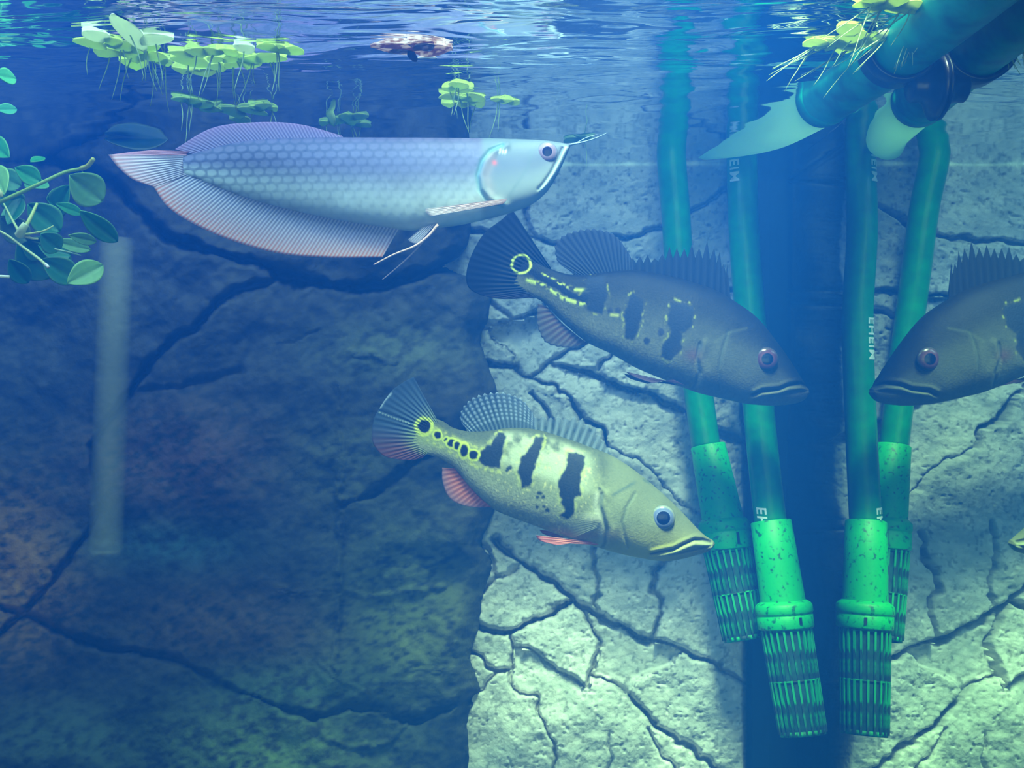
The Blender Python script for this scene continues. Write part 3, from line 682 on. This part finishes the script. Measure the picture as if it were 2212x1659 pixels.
def c1(x, y, c, t):
    C, n = bass_common(x, y, c, (.10,.11,.06), (.33,.34,.17), (.50,.48,.28), 201)
    C = mix(C, smooth(1290, 1330, x)*smooth(-.9, .3, c)*.55, (.26,.27,.14))
    C = mix(C, np.exp(-(np.hypot((x-1385)/95, (y-1195)/42))**2)*.95, (.80,.70,.08))
    C = mix(C, np.exp(-(np.hypot((x-1250)/70, (y-1150)/14))**2)*.45, (.75,.28,.14))
    C = mix(C, smooth(1000, 930, x)*.6*smooth(.9, .1, np.abs(c)), (.50,.56,.12))
    yel = np.zeros(x.shape)
    allb = np.zeros(x.shape)
    for i, p in enumerate(BARS1):
        k, d = blotch(x, y, p, 210+i*3); allb = np.maximum(allb, k)
        yel = np.maximum(yel, np.exp(-((d-4)/3.2)**2)*smooth(.42, .60, fbm(x, y, 8, 3, 230+i)))
    C = mix(C, smooth(1050, 1090, x)*smooth(1300, 1230, x)*smooth(-.05, .2, c)*smooth(.98, .75, c)*.8*smooth(.3,.6,n+.15), (.66,.68,.44))
    C = mix(C, yel*.5, (.70,.70,.16))
    sp = smooth(.70, .78, vnoise(x, y, 6, 240)*.55+vnoise(x, y, 3.4, 241)*.45)*smooth(1030, 1080, x)*smooth(1300, 1250, x)*smooth(960, 1000, y)
    C = mix(C, sp*.8, (.80,.70,.30))
    line = dpoly(x, y, [(925,950),(960,968),(1000,990),(1035,1008),(1080,1016)]); C = mix(C, np.exp(-(line/4)**2)*.7*smooth(.4,.55,fbm(x,y,7,2,261)), (.80,.80,.12))
    line = dpoly(x, y, [(935,922),(975,940),(1010,957),(1040,968)]); C = mix(C, np.exp(-(line/3.5)**2)*.5*smooth(.4,.55,fbm(x,y,7,2,262)), (.80,.80,.12))
    C = mix(C, allb*.97, (.010,.016,.026))
    for cx_, cy_, rx_, ry_, h_ in ((917,921,14,14,7),(946,939,7.5,8,4),(965,950,5,5,3),(978,956,10,8,4),(989,961,7,9,3),(1004,971,9,13,4),(1024,981,10,10,4)):
        C = ringspot(C, x, y, cx_, cy_, rx_, ry_, h_, 250+int(cx_) % 40)
    for cx_, cy_, r_ in ((1165,1060,6),(1160,1068,4),(1172,1068,5),(1158,1090,4),(1181,1096,6),(1173,1088,4),(1100,1008,6),(1096,1013,4),(1290,1050,3.5)):
        C = ringspot(C, x, y, cx_, cy_, r_, r_*.8, 0, 300+cx_ % 17, dark=(.04,.05,.04))
    C = mix(C, groove(x, y, [(1318,1062),(1340,1050),(1360,1040),(1385,1035),(1400,1040)], 3)*.6*smooth(.4,.55,n), (.05,.09,.10))
    C = mix(C, groove(x, y, MOUTH1, 2.4)*.92, (.03,.04,.03)); C = mix(C, groove(x, y, LIP1, 2.2)*.7, (.12,.14,.12))
    C = mix(C, groove(x, y, [(a, b+8) for a, b in MOUTH1], 5)*.5, (.60,.62,.35))
    C = mix(C, groove(x, y, OP1, 4)*.5, (.10,.15,.14)); C = mix(C, groove(x, y, [(a-9, b) for a, b in OP1], 6)*.6, (.70,.68,.52))
    C = mix(C, groove(x, y, PRE1, 3)*.35, (.12,.16,.12))
    C = mix(C, np.exp(-(np.hypot((x-1275)/18, (y-1118)/15))**2)*.6, (.66,.60,.48))
    C = mix(C, np.exp(-(np.hypot((x-1270)/9, (y-1128)/5))**2)*.7, (.12,.20,.24))
    return C*.66
def d1(x, y, q, t):
    d = -.0030*groove(x, y, MOUTH1, 3.5)+.0022*groove(x, y, [(a, b+9) for a, b in MOUTH1], 6)-.0016*groove(x, y, LIP1, 3)
    d = d+.0014*groove(x, y, [(a, b-8) for a, b in MOUTH1], 5)
    d = d-.0022*groove(x, y, OP1, 4)+.0020*groove(x, y, [(a+10, b) for a, b in OP1], 9)-.0010*groove(x, y, PRE1, 4)
    d = d+.0028*np.exp(-(np.hypot((x-1275)/18, (y-1115)/14))**2)+.0016*np.exp(-(np.hypot((x-1424)/34, (y-1111)/34))**2)
    s = ((x+y*.4)/6.5 % 1-.5)*((y-x*.4)/6.5 % 1-.5)
    return (d+.0010*s*smooth(1330, 1280, x))*smooth(.05, .3, q)
WB = [(0,.007),(.04,.014),(.10,.021),(.20,.030),(.32,.036),(.45,.035),(.6,.027),(.75,.018),(.88,.010),(1,.0025)]
o, dep1 = body(pa, T1, B1, BY, WB, c1, M['skin'], 420, 176, d1)
def tail1(x, y, u, v, ray):
    C = np.zeros(x.shape+(3,)); C[:] = (.07,.11,.17)
    C = mix(C, smooth(.42, .75, u), (.24,.06,.04)); C = mix(C, smooth(.35, .5, u)*smooth(.6, .1, v)*.8, (.35,.42,.08))
    C = mix(C, smooth(.5, .0, v)*.7, (.38,.42,.16))
    C = mix(C, ray*.2, (.20,.26,.32))
    C = mix(C, groove(x, y, [(816,884),(850,897),(885,910),(905,916)], 2.0)*.9, (.02,.03,.05)); C = mix(C, groove(x, y, [(818,890),(850,903),(885,915)], 1.6)*.9*((x*.16) % 1 < .6), (.75,.85,.70))
    C = mix(C, groove(x, y, [(812,905),(850,912),(890,926)], 2)*.6, (.03,.04,.05))
    C = mix(C, groove(x, y, [(845,850),(830,866),(822,880)], 2.2)*.8, (.75,.85,.9))
    C = ringspot(C, x, y, 917, 921, 14, 14, 7, 250+917 % 40)
    return np.concatenate([C, (.97-.15*v)[..., None]], -1)
fin('tail_fin', pa, [(946,911),(938,930),(930,950),(924,978)], [(893,814),(868,828),(845,846),(822,878),(808,905),(803,935),(808,962),(832,986),(880,994),(912,990)], BY, 22, tail1, sub=8, rows=60, thick=.004, hard=.4)
def dots(x, y, u, v, ray, C, a):
    k = ray*smooth(.35, .6, np.abs(((v*9) % 1)-.5)*2)*smooth(.2, .35, v); return mix(C, k*.5, (.5,.58,.75)), np.clip(a+k*.1, 0, 1)
fin('soft_dorsal_fin', pa, [(1013,938),(1050,940),(1085,932),(1120,928),(1156,930)], [(1006,926),(994,905),(1003,878),(1030,857),(1070,849),(1103,853),(1130,866),(1146,886),(1156,904)], BY, 18, pf((.06,.09,.10),(.04,.07,.13),.72,.42,(.20,.25,.34),.4,dots), sub=8, spikes=.06, rows=40)
fin('spiny_dorsal_fin', pa, [(1156,930),(1212,946),(1266,966),(1300,980),(1321,987)], [(1156,902),(1192,904),(1235,906),(1268,916),(1296,944),(1322,984)], BY, 12, pf((.06,.09,.09),(.05,.08,.11),.6,.3,(.42,.48,.56),.45), sub=10, spikes=.22, rows=30)
fin('anal_fin', pa, [(982,1012),(1010,1046),(1036,1074),(1062,1096)], [(955,1010),(956,1040),(968,1072),(992,1089),(1025,1096),(1060,1096)], BY, 14, pf((.66,.14,.06),(.30,.16,.22),.95,.55,(.60,.30,.25),.35), sub=6)
fin('pelvic_fin', pa, [(1297,1168),(1283,1172),(1262,1164)], [(1156,1150),(1166,1162),(1200,1171)], BY, 7, pf((.80,.20,.12),(.50,.08,.10),1,.9,(.75,.5,.5),.3), yb=-.016, ye=-.022, sub=8, label='red pelvic fin')
fin('pelvic_fin', pa, [(1297,1166),(1283,1170),(1262,1162)], [(1166,1150),(1176,1160),(1205,1169)], BY, 7, pf((.80,.20,.12),(.50,.08,.10),1,.9,(.75,.5,.5),.3), yb=.016, ye=.022, sub=8, label='red pelvic fin')
fin('pectoral_fin', pa, [(1286,1102),(1288,1116),(1284,1130)], [(1232,1096),(1218,1126),(1226,1152)], BY, 9, pf((.5,.5,.36),(.42,.46,.34),.10,.0,(.6,.6,.45),.5), yb=-.034, ye=-.045, sub=6)
fin('pectoral_fin', pa, [(1286,1102),(1288,1116),(1284,1130)], [(1232,1096),(1218,1126),(1226,1152)], BY, 9, pf((.5,.5,.36),(.42,.46,.34),.10,.0,(.6,.6,.45),.5), yb=.034, ye=.045, sub=6)
eye(pa, 1424, 1111, BY, dep1(1424, 1111), .0140, (.20,.21,.16), (.13,.15,.26), (.004,.006,.04), .52)

# -- upper, darker one
CYY = 1.245
pb = thing('peacock_bass', tuple(at(1460, 700, CYY)), 'darker grey brown peacock bass with ragged spiny dorsal, the upper one nosing toward the glass', 'fish', 'peacock bass swimming nose down')
T2 = [(1747,842),(1738,830),(1728,814),(1712,789),(1679,742),(1635,688),(1591,655),(1545,628),(1480,606),(1420,592),(1365,584),(1310,588),(1262,594),(1225,592),(1193,582),(1160,566),(1125,556)]
B2 = [(1748,850),(1738,863),(1716,872),(1679,876),(1640,875),(1605,871),(1547,858),(1500,846),(1440,822),(1375,795),(1320,764),(1268,739),(1217,697),(1178,657),(1150,640),(1115,622)]
BARS2 = [[(1270,600),(1302,598),(1308,640),(1296,682),(1266,672),(1256,640)],
         [(1362,636),(1384,655),(1379,695),(1365,735),(1347,735),(1343,688),(1350,658)],
         [(1440,655),(1487,665),(1482,712),(1462,722),(1462,757),(1437,783),(1420,770),(1423,746),(1440,729),(1433,702)]]
MOUTH2 = [(1618,853),(1635,845),(1672,841),(1694,832),(1723,829),(1742,836)]
LIP2 = [(1655,856),(1690,850),(1720,845),(1745,845)]
OP2 = [(1500,745),(1494,775),(1500,805),(1497,830),(1490,842)]
PRE2 = [(1560,720),(1546,760),(1540,800),(1546,840)]
def c2(x, y, c, t):
    C, n = bass_common(x, y, c, (.045,.045,.050), (.15,.15,.10), (.27,.26,.15), 401)
    C = C*(.16+.44*smooth(.55, -.5, c)[..., None])
    C = mix(C, smooth(1490, 1540, x)*smooth(.5, -.3, c)*.5, (.10,.10,.055))
    C = mix(C, smooth(1250, 1150, x)*smooth(-.3, .3, c)*.6, (.015,.02,.025))
    allb = np.zeros(x.shape)
    for i, p in enumerate(BARS2):
        k, d = blotch(x, y, p, 410+i*3, 3); allb = np.maximum(allb, k)
        C = mix(C, np.exp(-((d-4)/2.5)**2)*smooth(.54, .66, fbm(x, y, 10, 3, 430+i))*.55, (.36,.38,.05))
    line = dpoly(x+(fbm(x, y, 8, 2, 431)-.5)*9, y+(fbm(x, y, 8, 2, 432)-.5)*9, [(1146,588),(1172,603),(1205,622),(1235,642),(1262,650)])
    up = dpoly(x, y, [(1146,585),(1180,597),(1205,613),(1240,628),(1268,630)]); lo = dpoly(x, y, [(1140,606),(1175,618),(1215,646),(1250,658),(1266,658)])
    C = mix(C, np.exp(-(up/3.5)**2)*.7*smooth(.42,.55,fbm(x,y,7,2,433)), (.70,.78,.10)); C = mix(C, np.exp(-(lo/4)**2)*.85*smooth(.36,.5,fbm(x,y,7,2,434)), (.72,.80,.12))
    C = mix(C, smooth(8, 5, line), (.008,.010,.02)); C = mix(C, allb*.9, (.012,.016,.03))
    C = ringspot(C, x, y, 1126, 571, 18, 18, 4, 440, yel=(.75,.85,.12))
    for cx_, cy_, r_ in ((1314,675,7),(1330,674,7),(1390,739,8),(1419,721,8)): C = ringspot(C, x, y, cx_, cy_, r_*.85, r_, 0, 450+cx_ % 9, dark=(.03,.03,.04))
    C = mix(C, groove(x, y, [(1316,683),(1330,684)], 3)*.7, (.6,.6,.1))
    C = mix(C, np.exp(-(np.hypot((x-1484)/16, (y-770)/13))**2)*.6, (.20,.06,.06))
    C = mix(C, groove(x, y, MOUTH2, 2.4)*.92, (.02,.03,.03)); C = mix(C, groove(x, y, LIP2, 2.2)*.75, (.08,.09,.08))
    C = mix(C, groove(x, y, [(a, b+8) for a, b in MOUTH2], 5)*.5, (.15,.15,.08))
    C = mix(C, groove(x, y, OP2, 4)*.5, (.08,.10,.10)); C = mix(C, groove(x, y, [(1530,742),(1560,722),(1600,712)], 3)*.3, (.12,.13,.08))
    C = mix(C, groove(x, y, PRE2, 3)*.3, (.08,.10,.07))
    return C
def d2(x, y, q, t):
    d = -.0030*groove(x, y, MOUTH2, 3.5)+.0022*groove(x, y, [(a, b+9) for a, b in MOUTH2], 6)-.0016*groove(x, y, LIP2, 3)
    d = d+.0014*groove(x, y, [(a, b-8) for a, b in MOUTH2], 5)
    d = d-.0024*groove(x, y, OP2, 4)+.0020*groove(x, y, [(a+10, b) for a, b in OP2], 9)-.0010*groove(x, y, PRE2, 4)
    d = d+.0018*np.exp(-(np.hypot((x-1642)/34, (y-777)/34))**2)
    s = ((x+y*.4)/6.5 % 1-.5)*((y-x*.4)/6.5 % 1-.5)
    return (d+.0010*s*smooth(1540, 1490, x))*smooth(.05, .3, q)
WB2 = [(a, b*1.08) for a, b in WB]
o, dep2 = body(pb, T2, B2, CYY, WB2, c2, M['skin'], 420, 176, d2)
def tail2(x, y, u, v, ray):
    C = np.zeros(x.shape+(3,)); C[:] = (.009,.011,.02)
    C = mix(C, smooth(.6, .95, u)*.7, (.09,.05,.06)); C = mix(C, smooth(.4, 0, v)*.6*smooth(.3, .6, u), (.09,.13,.06))
    C = mix(C, ray*.15, (.05,.07,.11))
    C = ringspot(C, x, y, 1126, 571, 18, 18, 4, 440, yel=(.75,.85,.12))
    return np.concatenate([C, (1-.06*v)[..., None]], -1)
fin('tail_fin', pb, [(1190,580),(1178,600),(1166,622),(1158,644)], [(1107,453),(1083,475),(1047,503),(1022,543),(1008,585),(1011,619),(1036,636),(1072,645),(1110,646),(1140,643)], CYY, 22, tail2, sub=8, rows=60, thick=.004, hard=.4)
fin('soft_dorsal_fin', pb, [(1240,596),(1275,596),(1310,594),(1340,590),(1366,588)], [(1236,588),(1206,566),(1200,530),(1220,508),(1258,497),(1297,497),(1328,509),(1350,534),(1366,562)], CYY, 20, pf((.015,.018,.025),(.025,.03,.055),.9,.8,(.09,.11,.16),.4), sub=8, spikes=.05, rows=36)
fin('spiny_dorsal_fin', pb, [(1366,590),(1410,596),(1460,604),(1510,618),(1550,634),(1578,652)], [(1366,562),(1405,560),(1450,549),(1500,542),(1545,548),(1572,584)], CYY, 14, pf((.010,.011,.013),(.012,.015,.02),1,.9,(.03,.035,.045),.35), sub=10, spikes=.42, rows=30, thick=.003)
fin('anal_fin', pb, [(1180,662),(1210,694),(1240,720),(1270,743)], [(1162,655),(1160,690),(1165,716),(1182,741),(1220,750),(1262,746)], CYY, 12, pf((.13,.06,.045),(.08,.07,.08),.97,.7,(.22,.22,.22),.5), sub=7, spikes=.05)
fin('pelvic_fin', pb, [(1482,834),(1470,830),(1450,820)], [(1346,803),(1362,814),(1400,827)], CYY, 7, pf((.07,.03,.05),(.06,.03,.05),1,.95,(.15,.10,.14),.3), yb=-.018, ye=-.026, sub=8, label='dull purple pelvic fin')
fin('pelvic_fin', pb, [(1482,836),(1470,832),(1450,822)], [(1352,806),(1368,818),(1405,829)], CYY, 7, pf((.10,.04,.04),(.08,.035,.04),1,.95,(.15,.10,.10),.3), yb=.018, ye=.028, sub=8, label='dull purple pelvic fin')
fin('pectoral_fin', pb, [(1487,752),(1489,768),(1486,782)], [(1438,748),(1424,776),(1432,800)], CYY, 9, pf((.08,.08,.06),(.08,.08,.07),.10,.0,(.3,.3,.25),.5), yb=-.036, ye=-.048, sub=6)
fin('pectoral_fin', pb, [(1487,752),(1489,768),(1486,782)], [(1438,748),(1424,776),(1432,800)], CYY, 9, pf((.08,.08,.06),(.08,.08,.07),.10,.0,(.3,.3,.25),.5), yb=.036, ye=.048, sub=6)
eye(pb, 1642, 777, CYY, dep2(1642, 777), .0145, (.05,.04,.04), (.07,.025,.035), (.003,.004,.02), .50)

# ---------------------------------------------------------------- floating plants, leafy plant, moth
def leaf_shape(L, W, cup=0.12, nl=12, nw=8, tip=0.8, th=.0006, droop=0.0, veins=False):
    """closed two-sided leaf along +X, rounded outline, dished across, with a midrib"""
    u = np.linspace(0.0, 1, nl)[:, None]; v = np.linspace(-1, 1, nw)[None]
    wd = W/2*np.sin(np.pi*np.clip(u, 0.004, .996)**tip)**.62
    x = u*L+0*v; y = wd*v; z = cup*W*(v**2-.35)*np.sin(np.pi*u)-droop*L*u**2-.06*W*np.exp(-(v/.18)**2)
    A = np.stack([x, y, z+th], -1).reshape(-1, 3); B = np.stack([x, y, z-th], -1).reshape(-1, 3); n = nl*nw
    Q = grid(nl, nw); bd = list(range(nw))+[r*nw+nw-1 for r in range(1, nl)]+[(nl-1)*nw+c for c in range(nw-2, -1, -1)]+[r*nw for r in range(nl-2, 0, -1)]
    bd = np.array(bd); bn = np.roll(bd, -1)
    return np.vstack([A, B]), np.vstack([Q, Q[:, ::-1]+n, np.stack([bd, bn, bn+n, bd+n], 1)[:, ::-1]]), np.r_[np.abs(v+0*u).ravel(), np.abs(v+0*u).ravel()], np.r_[(u+0*v).ravel(), (u+0*v).ravel()]
rs = np.random.RandomState(7)
def floater(leaves, label, roots, group='floating plants at the surface', lean=0.0, rl=(.02, .05), green=(.62,.78,.09)):
    c = surf(np.mean([l[0] for l in leaves]), np.mean([l[1] for l in leaves]))
    t = thing('floating_plant', tuple(c), label, 'plant', group)
    for l in leaves:
        x, y, d = l[:3]; k = l[3] if len(l) > 3 else None
        p = surf(x, y); p.z -= .0025
        if k == 'long': V, Q, e, u_ = leaf_shape(.085, .021, .10); an = math.radians(92)
        elif k == 'up': V, Q, e, u_ = leaf_shape(d*1.1, d, .2); an = rs.uniform(-3, 3)
        else: V, Q, e, u_ = leaf_shape(d*1.15, d, rs.uniform(.10, .22)); an = math.atan2(p.y-c.y, p.x-c.x)+rs.uniform(-.5, .5)
        pitch = rs.uniform(-.16, .10) if k != 'up' else -1.1
        R = Matrix.Rotation(an, 3, 'Z') @ Matrix.Rotation(pitch, 3, 'Y') @ Matrix.Rotation(rs.uniform(-.12, .12), 3, 'X')
        V = V-np.array([V[:, 0].max()*.5, 0, 0]); V = V@np.array(R).T+np.array(p)
        V[:, 2] = np.minimum(V[:, 2], WL-.0005) if k != 'up' else V[:, 2]
        g = np.array(green)*rs.uniform(.85, 1.15)
        C = g[None]*(1-.25*e[:, None])+np.array([.55,.50,.10])[None]*.25*e[:, None]
        if k == 'pale' or k == 'long': C = C*.25+np.array([.85,.88,.60])*.75  # overexposed, strongly lit leaf tops painted as white leaf colour
        mk('leaf', V, Q, M['leaf'], t, col=C, label='pale leaf with strong light painted into its colour' if k in ('pale', 'long') else None)
    for i in range(roots):
        l = leaves[rs.randint(len(leaves))]; p = surf(l[0], l[1]); p.z -= .004
        L = rs.uniform(*rl); a = rs.uniform(-.35, .35)+lean; b = rs.uniform(-.3, .3)
        P = [p+Vector((L*s*math.sin(a)+.0015*math.sin(s*4+i), L*s*b*.5, -L*s*math.cos(a))) for s in np.linspace(0, 1, 9)]
        V, f = tube(P, np.linspace(.0007, .00025, 9), 5)
        mk('root', V, f, M['leaf'], t, col=(.50,.66,.28))
    return t
floater([(205,72,.024,'pale'),(194,90,.026),(238,84,.020),(281,66,.020,'long'),(262,95,.026),(340,82,.028,'pale'),(235,110,.030),(285,113,.032),(330,120,.028),(290,133,.028),(352,130,.020),(315,100,.024)],
        'largest floating leaf cluster, upper left, with strongly lit leaves coloured white', 16)
floater([(390,112,.022),(425,108,.024),(462,108,.022),(410,128,.032),(470,124,.018),(395,148,.022),(440,152,.034),(468,141,.022)], 'yellow green floating cluster right beside the big white-leaved one', 8)
floater([(490,108,.020),(525,100,.020,'pale'),(512,122,.026),(545,124,.026),(586,122,.028),(505,136,.020),(540,134,.022)], 'floating leaf cluster with one round white leaf, above the arowana tail', 8)
floater([(578,98,.018),(598,102,.022),(628,106,.024)], 'small slim floating sprig of two flat leaves with one trailing root', 2)
floater([(390,211,.018),(412,215,.022),(432,222,.028),(455,232,.026),(500,238,.034),(545,236,.032),(520,256,.024)], 'long low floating leaf strand over the arowana dorsal fin', 7, green=(.36,.56,.09))
floater([(553,228,.016),(570,226,.020),(586,231,.016)], 'tiny floating sprig above the rear of the arowana', 2, green=(.48,.68,.09))
floater([(712,246,.024,'up'),(702,262,.016),(730,258,.026),(752,250,.024),(778,248,.022),(782,266,.022),(760,262,.024)], 'dark green floating plant above the middle of the arowana back', 6, green=(.36,.56,.09))
floater([(990,180,.022),(974,188,.020),(1005,190,.020),(972,205,.022),(995,208,.024),(1020,208,.026),(972,222,.020),(1000,222,.024),(1025,218,.026)], 'bright floating rosette with long thin roots above the arowana head', 6, rl=(.025, .045))
floater([(1075,212,.014),(1090,214,.020),(1108,218,.016)], 'little floating sprig right beside the bright rosette', 2, rl=(.03, .05))
floater([(1240,299,.026),(1262,296,.026)], 'faint floating leaf pair above the arowana mouth', 1, green=(.24,.42,.14))
floater([(1762,89,.022),(1785,91,.024),(1832,58,.022),(1842,76,.030),(1812,90,.026),(1872,86,.030),(1835,98,.030),(1900,76,.024),(1915,70,.016,'pale')], 'yellow floating plant with trailing root fringe over the teal tube', 18, lean=-.8, rl=(.03, .065), green=(.52,.64,.07))
floater([(1876,3,.022),(1905,8,.022),(1930,1,.026),(1950,14,.026),(1968,8,.022),(1890,-6,.022)], 'yellow floating plant cut by the top edge of the view', 10, lean=-.7, rl=(.03, .07), green=(.52,.64,.07))
floater([(1955,72,.026),(1975,50,.028),(1990,62,.024),(2010,40,.026)], 'floating plant pressed against the teal tube, seen again in the glass', 12, lean=-.3, rl=(.02, .04), green=(.46,.62,.12))

# leafy plant at the left edge
lp = thing('leafy_plant', tuple(at(30, 420, 1.08)), 'trailing green leafy plant with pale root tips at the left edge', 'plant')
def pleaf(p0, p1, wpx, Y, col, droop=0.0, roll=0.0, Y2=None):
    A, B = at(*p0, Y), at(*p1, Y2 or Y+.02); L = (B-A).length; W = wpx/F*Y
    V, Q, e, u_ = leaf_shape(L, W, .10, 18, 12, 1.25, .0006)
    xa = (B-A).normalized(); n_ = Vector((0, -1, .25)); n_ = (n_-xa*n_.dot(xa)).normalized(); ya = n_.cross(xa)
    R = Matrix((xa, ya, n_)).transposed() @ Matrix.Rotation(roll, 3, 'X')
    C = np.array(col)[None]*(1.0-.35*np.exp(-(e/.12)**2)[:, None])*(.9+.2*vnoise(u_*40, e*9, 2, 5))[:, None]
    C = C+(.10*smooth(.75, 1, e)[:, None])*np.array([1, 1, .2])
    mk('leaf', V@np.array(R).T+np.array(A), Q, M['pleaf'], lp, col=C)
G1, G2, G3 = (.20,.46,.10), (.04,.32,.07), (.22,.48,.09)
pleaf((150,378),(222,435),78, 1.02, G1); pleaf((178,372),(205,425),60, 1.05, G1)
pleaf((172,455),(254,522),50, 1.00, G2, roll=.5); pleaf((120,440),(178,462),26, 1.06, G2)
pleaf((32,362),(88,392),44, 1.06, G2); pleaf((66,350),(95,340),24, 1.10, G2)
pleaf((148,508),(208,522),26, .98, G1, roll=.6); pleaf((112,520),(196,540),30, 1.05, G1)
pleaf((145,612),(222,572),58, 1.00, G3, roll=.2); pleaf((90,560),(170,606),60, 1.08, (.03,.22,.06))
pleaf((10,420),(-20,360),60, 1.05, G3); pleaf((60,440),(130,500),70, 1.10, (.04,.25,.07))
pleaf((40,520),(110,600),90, 1.12, (.02,.20,.06)); pleaf((70,520),(150,590),70, 1.14, (.02,.20,.06))
pleaf((20,560),(60,612),46, 1.10, (.02,.20,.06)); pleaf((-10,160),(34,170),40, .93, (.10,.50,.14), roll=.3)
pleaf((-10,236),(36,236),26, 1.02, (.08,.42,.16), roll=.4); pleaf((0,470),(60,520),60, 1.08, (.10,.22,.08))
pleaf((225,300),(368,292),70, 1.30, (.008,.05,.025)); pleaf((200,250),(300,262),50, 1.28, (.008,.05,.025))
pleaf((150,400),(110,470),60, 1.12, (.03,.22,.06)); pleaf((20,340),(-30,300),50, 1.08, G2)
pleaf((88,505),(130,540),50, 1.02, (.08,.38,.14)); pleaf((100,430),(140,440),60, 1.13, (.02,.18,.06))
for k in range(9):
    a = rs.uniform(-1.2, 1.2); bx_, by_ = rs.uniform(-30, 90), rs.uniform(360, 580); L_ = rs.uniform(45, 75)
    pleaf((bx_, by_), (bx_+L_*math.cos(a), by_+L_*math.sin(a)), rs.uniform(34, 60), rs.uniform(1.06, 1.16), [(.03,.22,.07), (.05,.30,.09), (.10,.36,.10)][k % 3], roll=rs.uniform(-.3, .4))
def stem(pts, r0, r1, col, name='stem', label=None):
    P = resample([tuple(at(a, b, c)) for a, b, c in pts], np.linspace(0, 1, 26)); V, f = tube(P, np.linspace(r0, r1, 26), 8)
    mk(name, V, f, M['pleaf'], lp, col=col, label=label)
stem([(-20,445,1.0),(40,418,1.0),(90,395,1.0),(140,372,1.01),(178,364,1.01),(194,355,1.0),(202,345,1.0)], .0022, .0016, (.34,.52,.06))
stem([(176,364,1.008),(190,358,1.0),(202,343,.995)], .0026, .0022, (.62,.62,.10), label='yellow growing tip')
stem([(-20,490,.98),(10,505,.98),(32,520,.98),(58,540,.975),(85,560,.97),(105,578,.965)], .0011, .0015, (.60,.66,.25), 'root')
stem([(98,571,.966),(105,578,.965)], .0017, .0015, (.95,.85,.7), 'root_tip', 'white root tip')
stem([(-20,597,.97),(0,597,.97),(20,598,.97)], .0014, .0015, (.85,.85,.6), 'root')
stem([(8,440,.99),(24,470,.985),(36,492,.98),(42,506,.98)], .0008, .0014, (.55,.65,.2), 'root')
stem([(80,440,1.0),(66,470,.99),(55,490,.985),(46,505,.98)], .0014, .0022, (.62,.70,.14), 'shoot')
stem([(42,508,.98),(48,495,.975),(56,484,.975)], .0045, .0034, (.72,.78,.40), 'shoot', 'pale yellow bud')
stem([(40,508,.98),(70,515,.985),(82,516,.985)], .0010, .0012, (.62,.68,.3), 'root')
stem([(44,508,.98),(90,500,.985),(116,488,.99)], .0012, .0008, (.55,.62,.16), 'root')
stem([(118,538,.99),(145,544,.99),(175,552,1.0)], .0009, .0006, (.40,.56,.3), 'root')
stem([(-10,405,1.0),(0,415,.99),(3,425,.99)], .003, .002, (.62,.62,.2), 'shoot')

# moth on the surface
mo = thing('moth', tuple(surf(890, 104)), 'brown speckled moth floating wings spread on the water surface', 'moth')
def wing(p0, p1, W, lift):
    A, B = surf(*p0), surf(*p1); A.z -= .002; B.z -= .0005
    V, Q, e, u_ = leaf_shape((B-A).length, W, lift, 26, 16, .62, .0004)
    xa = (B-A).normalized(); za = Vector((0, 0, 1)); ya = za.cross(xa).normalized(); za = xa.cross(ya)
    P = V@np.array(Matrix((xa, ya, za)).transposed()).T+np.array(A)
    n = fbm(V[:, 0]*1e3, V[:, 1]*1e3, 4, 3, 71); k = smooth(.42, .58, n)[:, None]
    C = np.array([.30,.12,.05])*(1-k)+np.array([.72,.55,.42])*k
    C = C*(1-.0*e[:, None])+np.array([.5,.5,.5])*(smooth(.8, 1, e)*.5)[:, None]
    mk('wing', P, Q, M['leaf'], mo, col=C)
wing((893,100),(800,97), .030, -.05); wing((893,104),(838,110), .020, -.05)
wing((893,100),(978,103), .038, -.08); wing((893,98),(935,88), .030, -.05)
P = [surf(884, 104)+Vector((.0, .0, -.003)), surf(890, 108)+Vector((0, 0, -.005)), surf(896, 112)+Vector((0, -.002, -.007)), surf(899, 116)+Vector((0, -.003, -.008))]
V, f = tube(resample([tuple(p) for p in P], np.linspace(0, 1, 12)), [.0012,.0028,.0036,.004,.004,.0038,.0036,.0034,.003,.0025,.0018,.0008], 12); mk('thorax', V, f, M['plain'], mo, col=(.03,.02,.03))
P = [surf(900, 116)+Vector((0, 0, -.004)), surf(922, 117)+Vector((0, 0, -.003)), surf(944, 118)+Vector((0, 0, -.003))]
V, f = tube(resample([tuple(p) for p in P], np.linspace(0, 1, 10)), [.0006, .0009, .001, .001, .001, .001, .0012, .0013, .001, .0004], 8); mk('leg', V, f, M['plain'], mo, col=(.75,.75,.72))
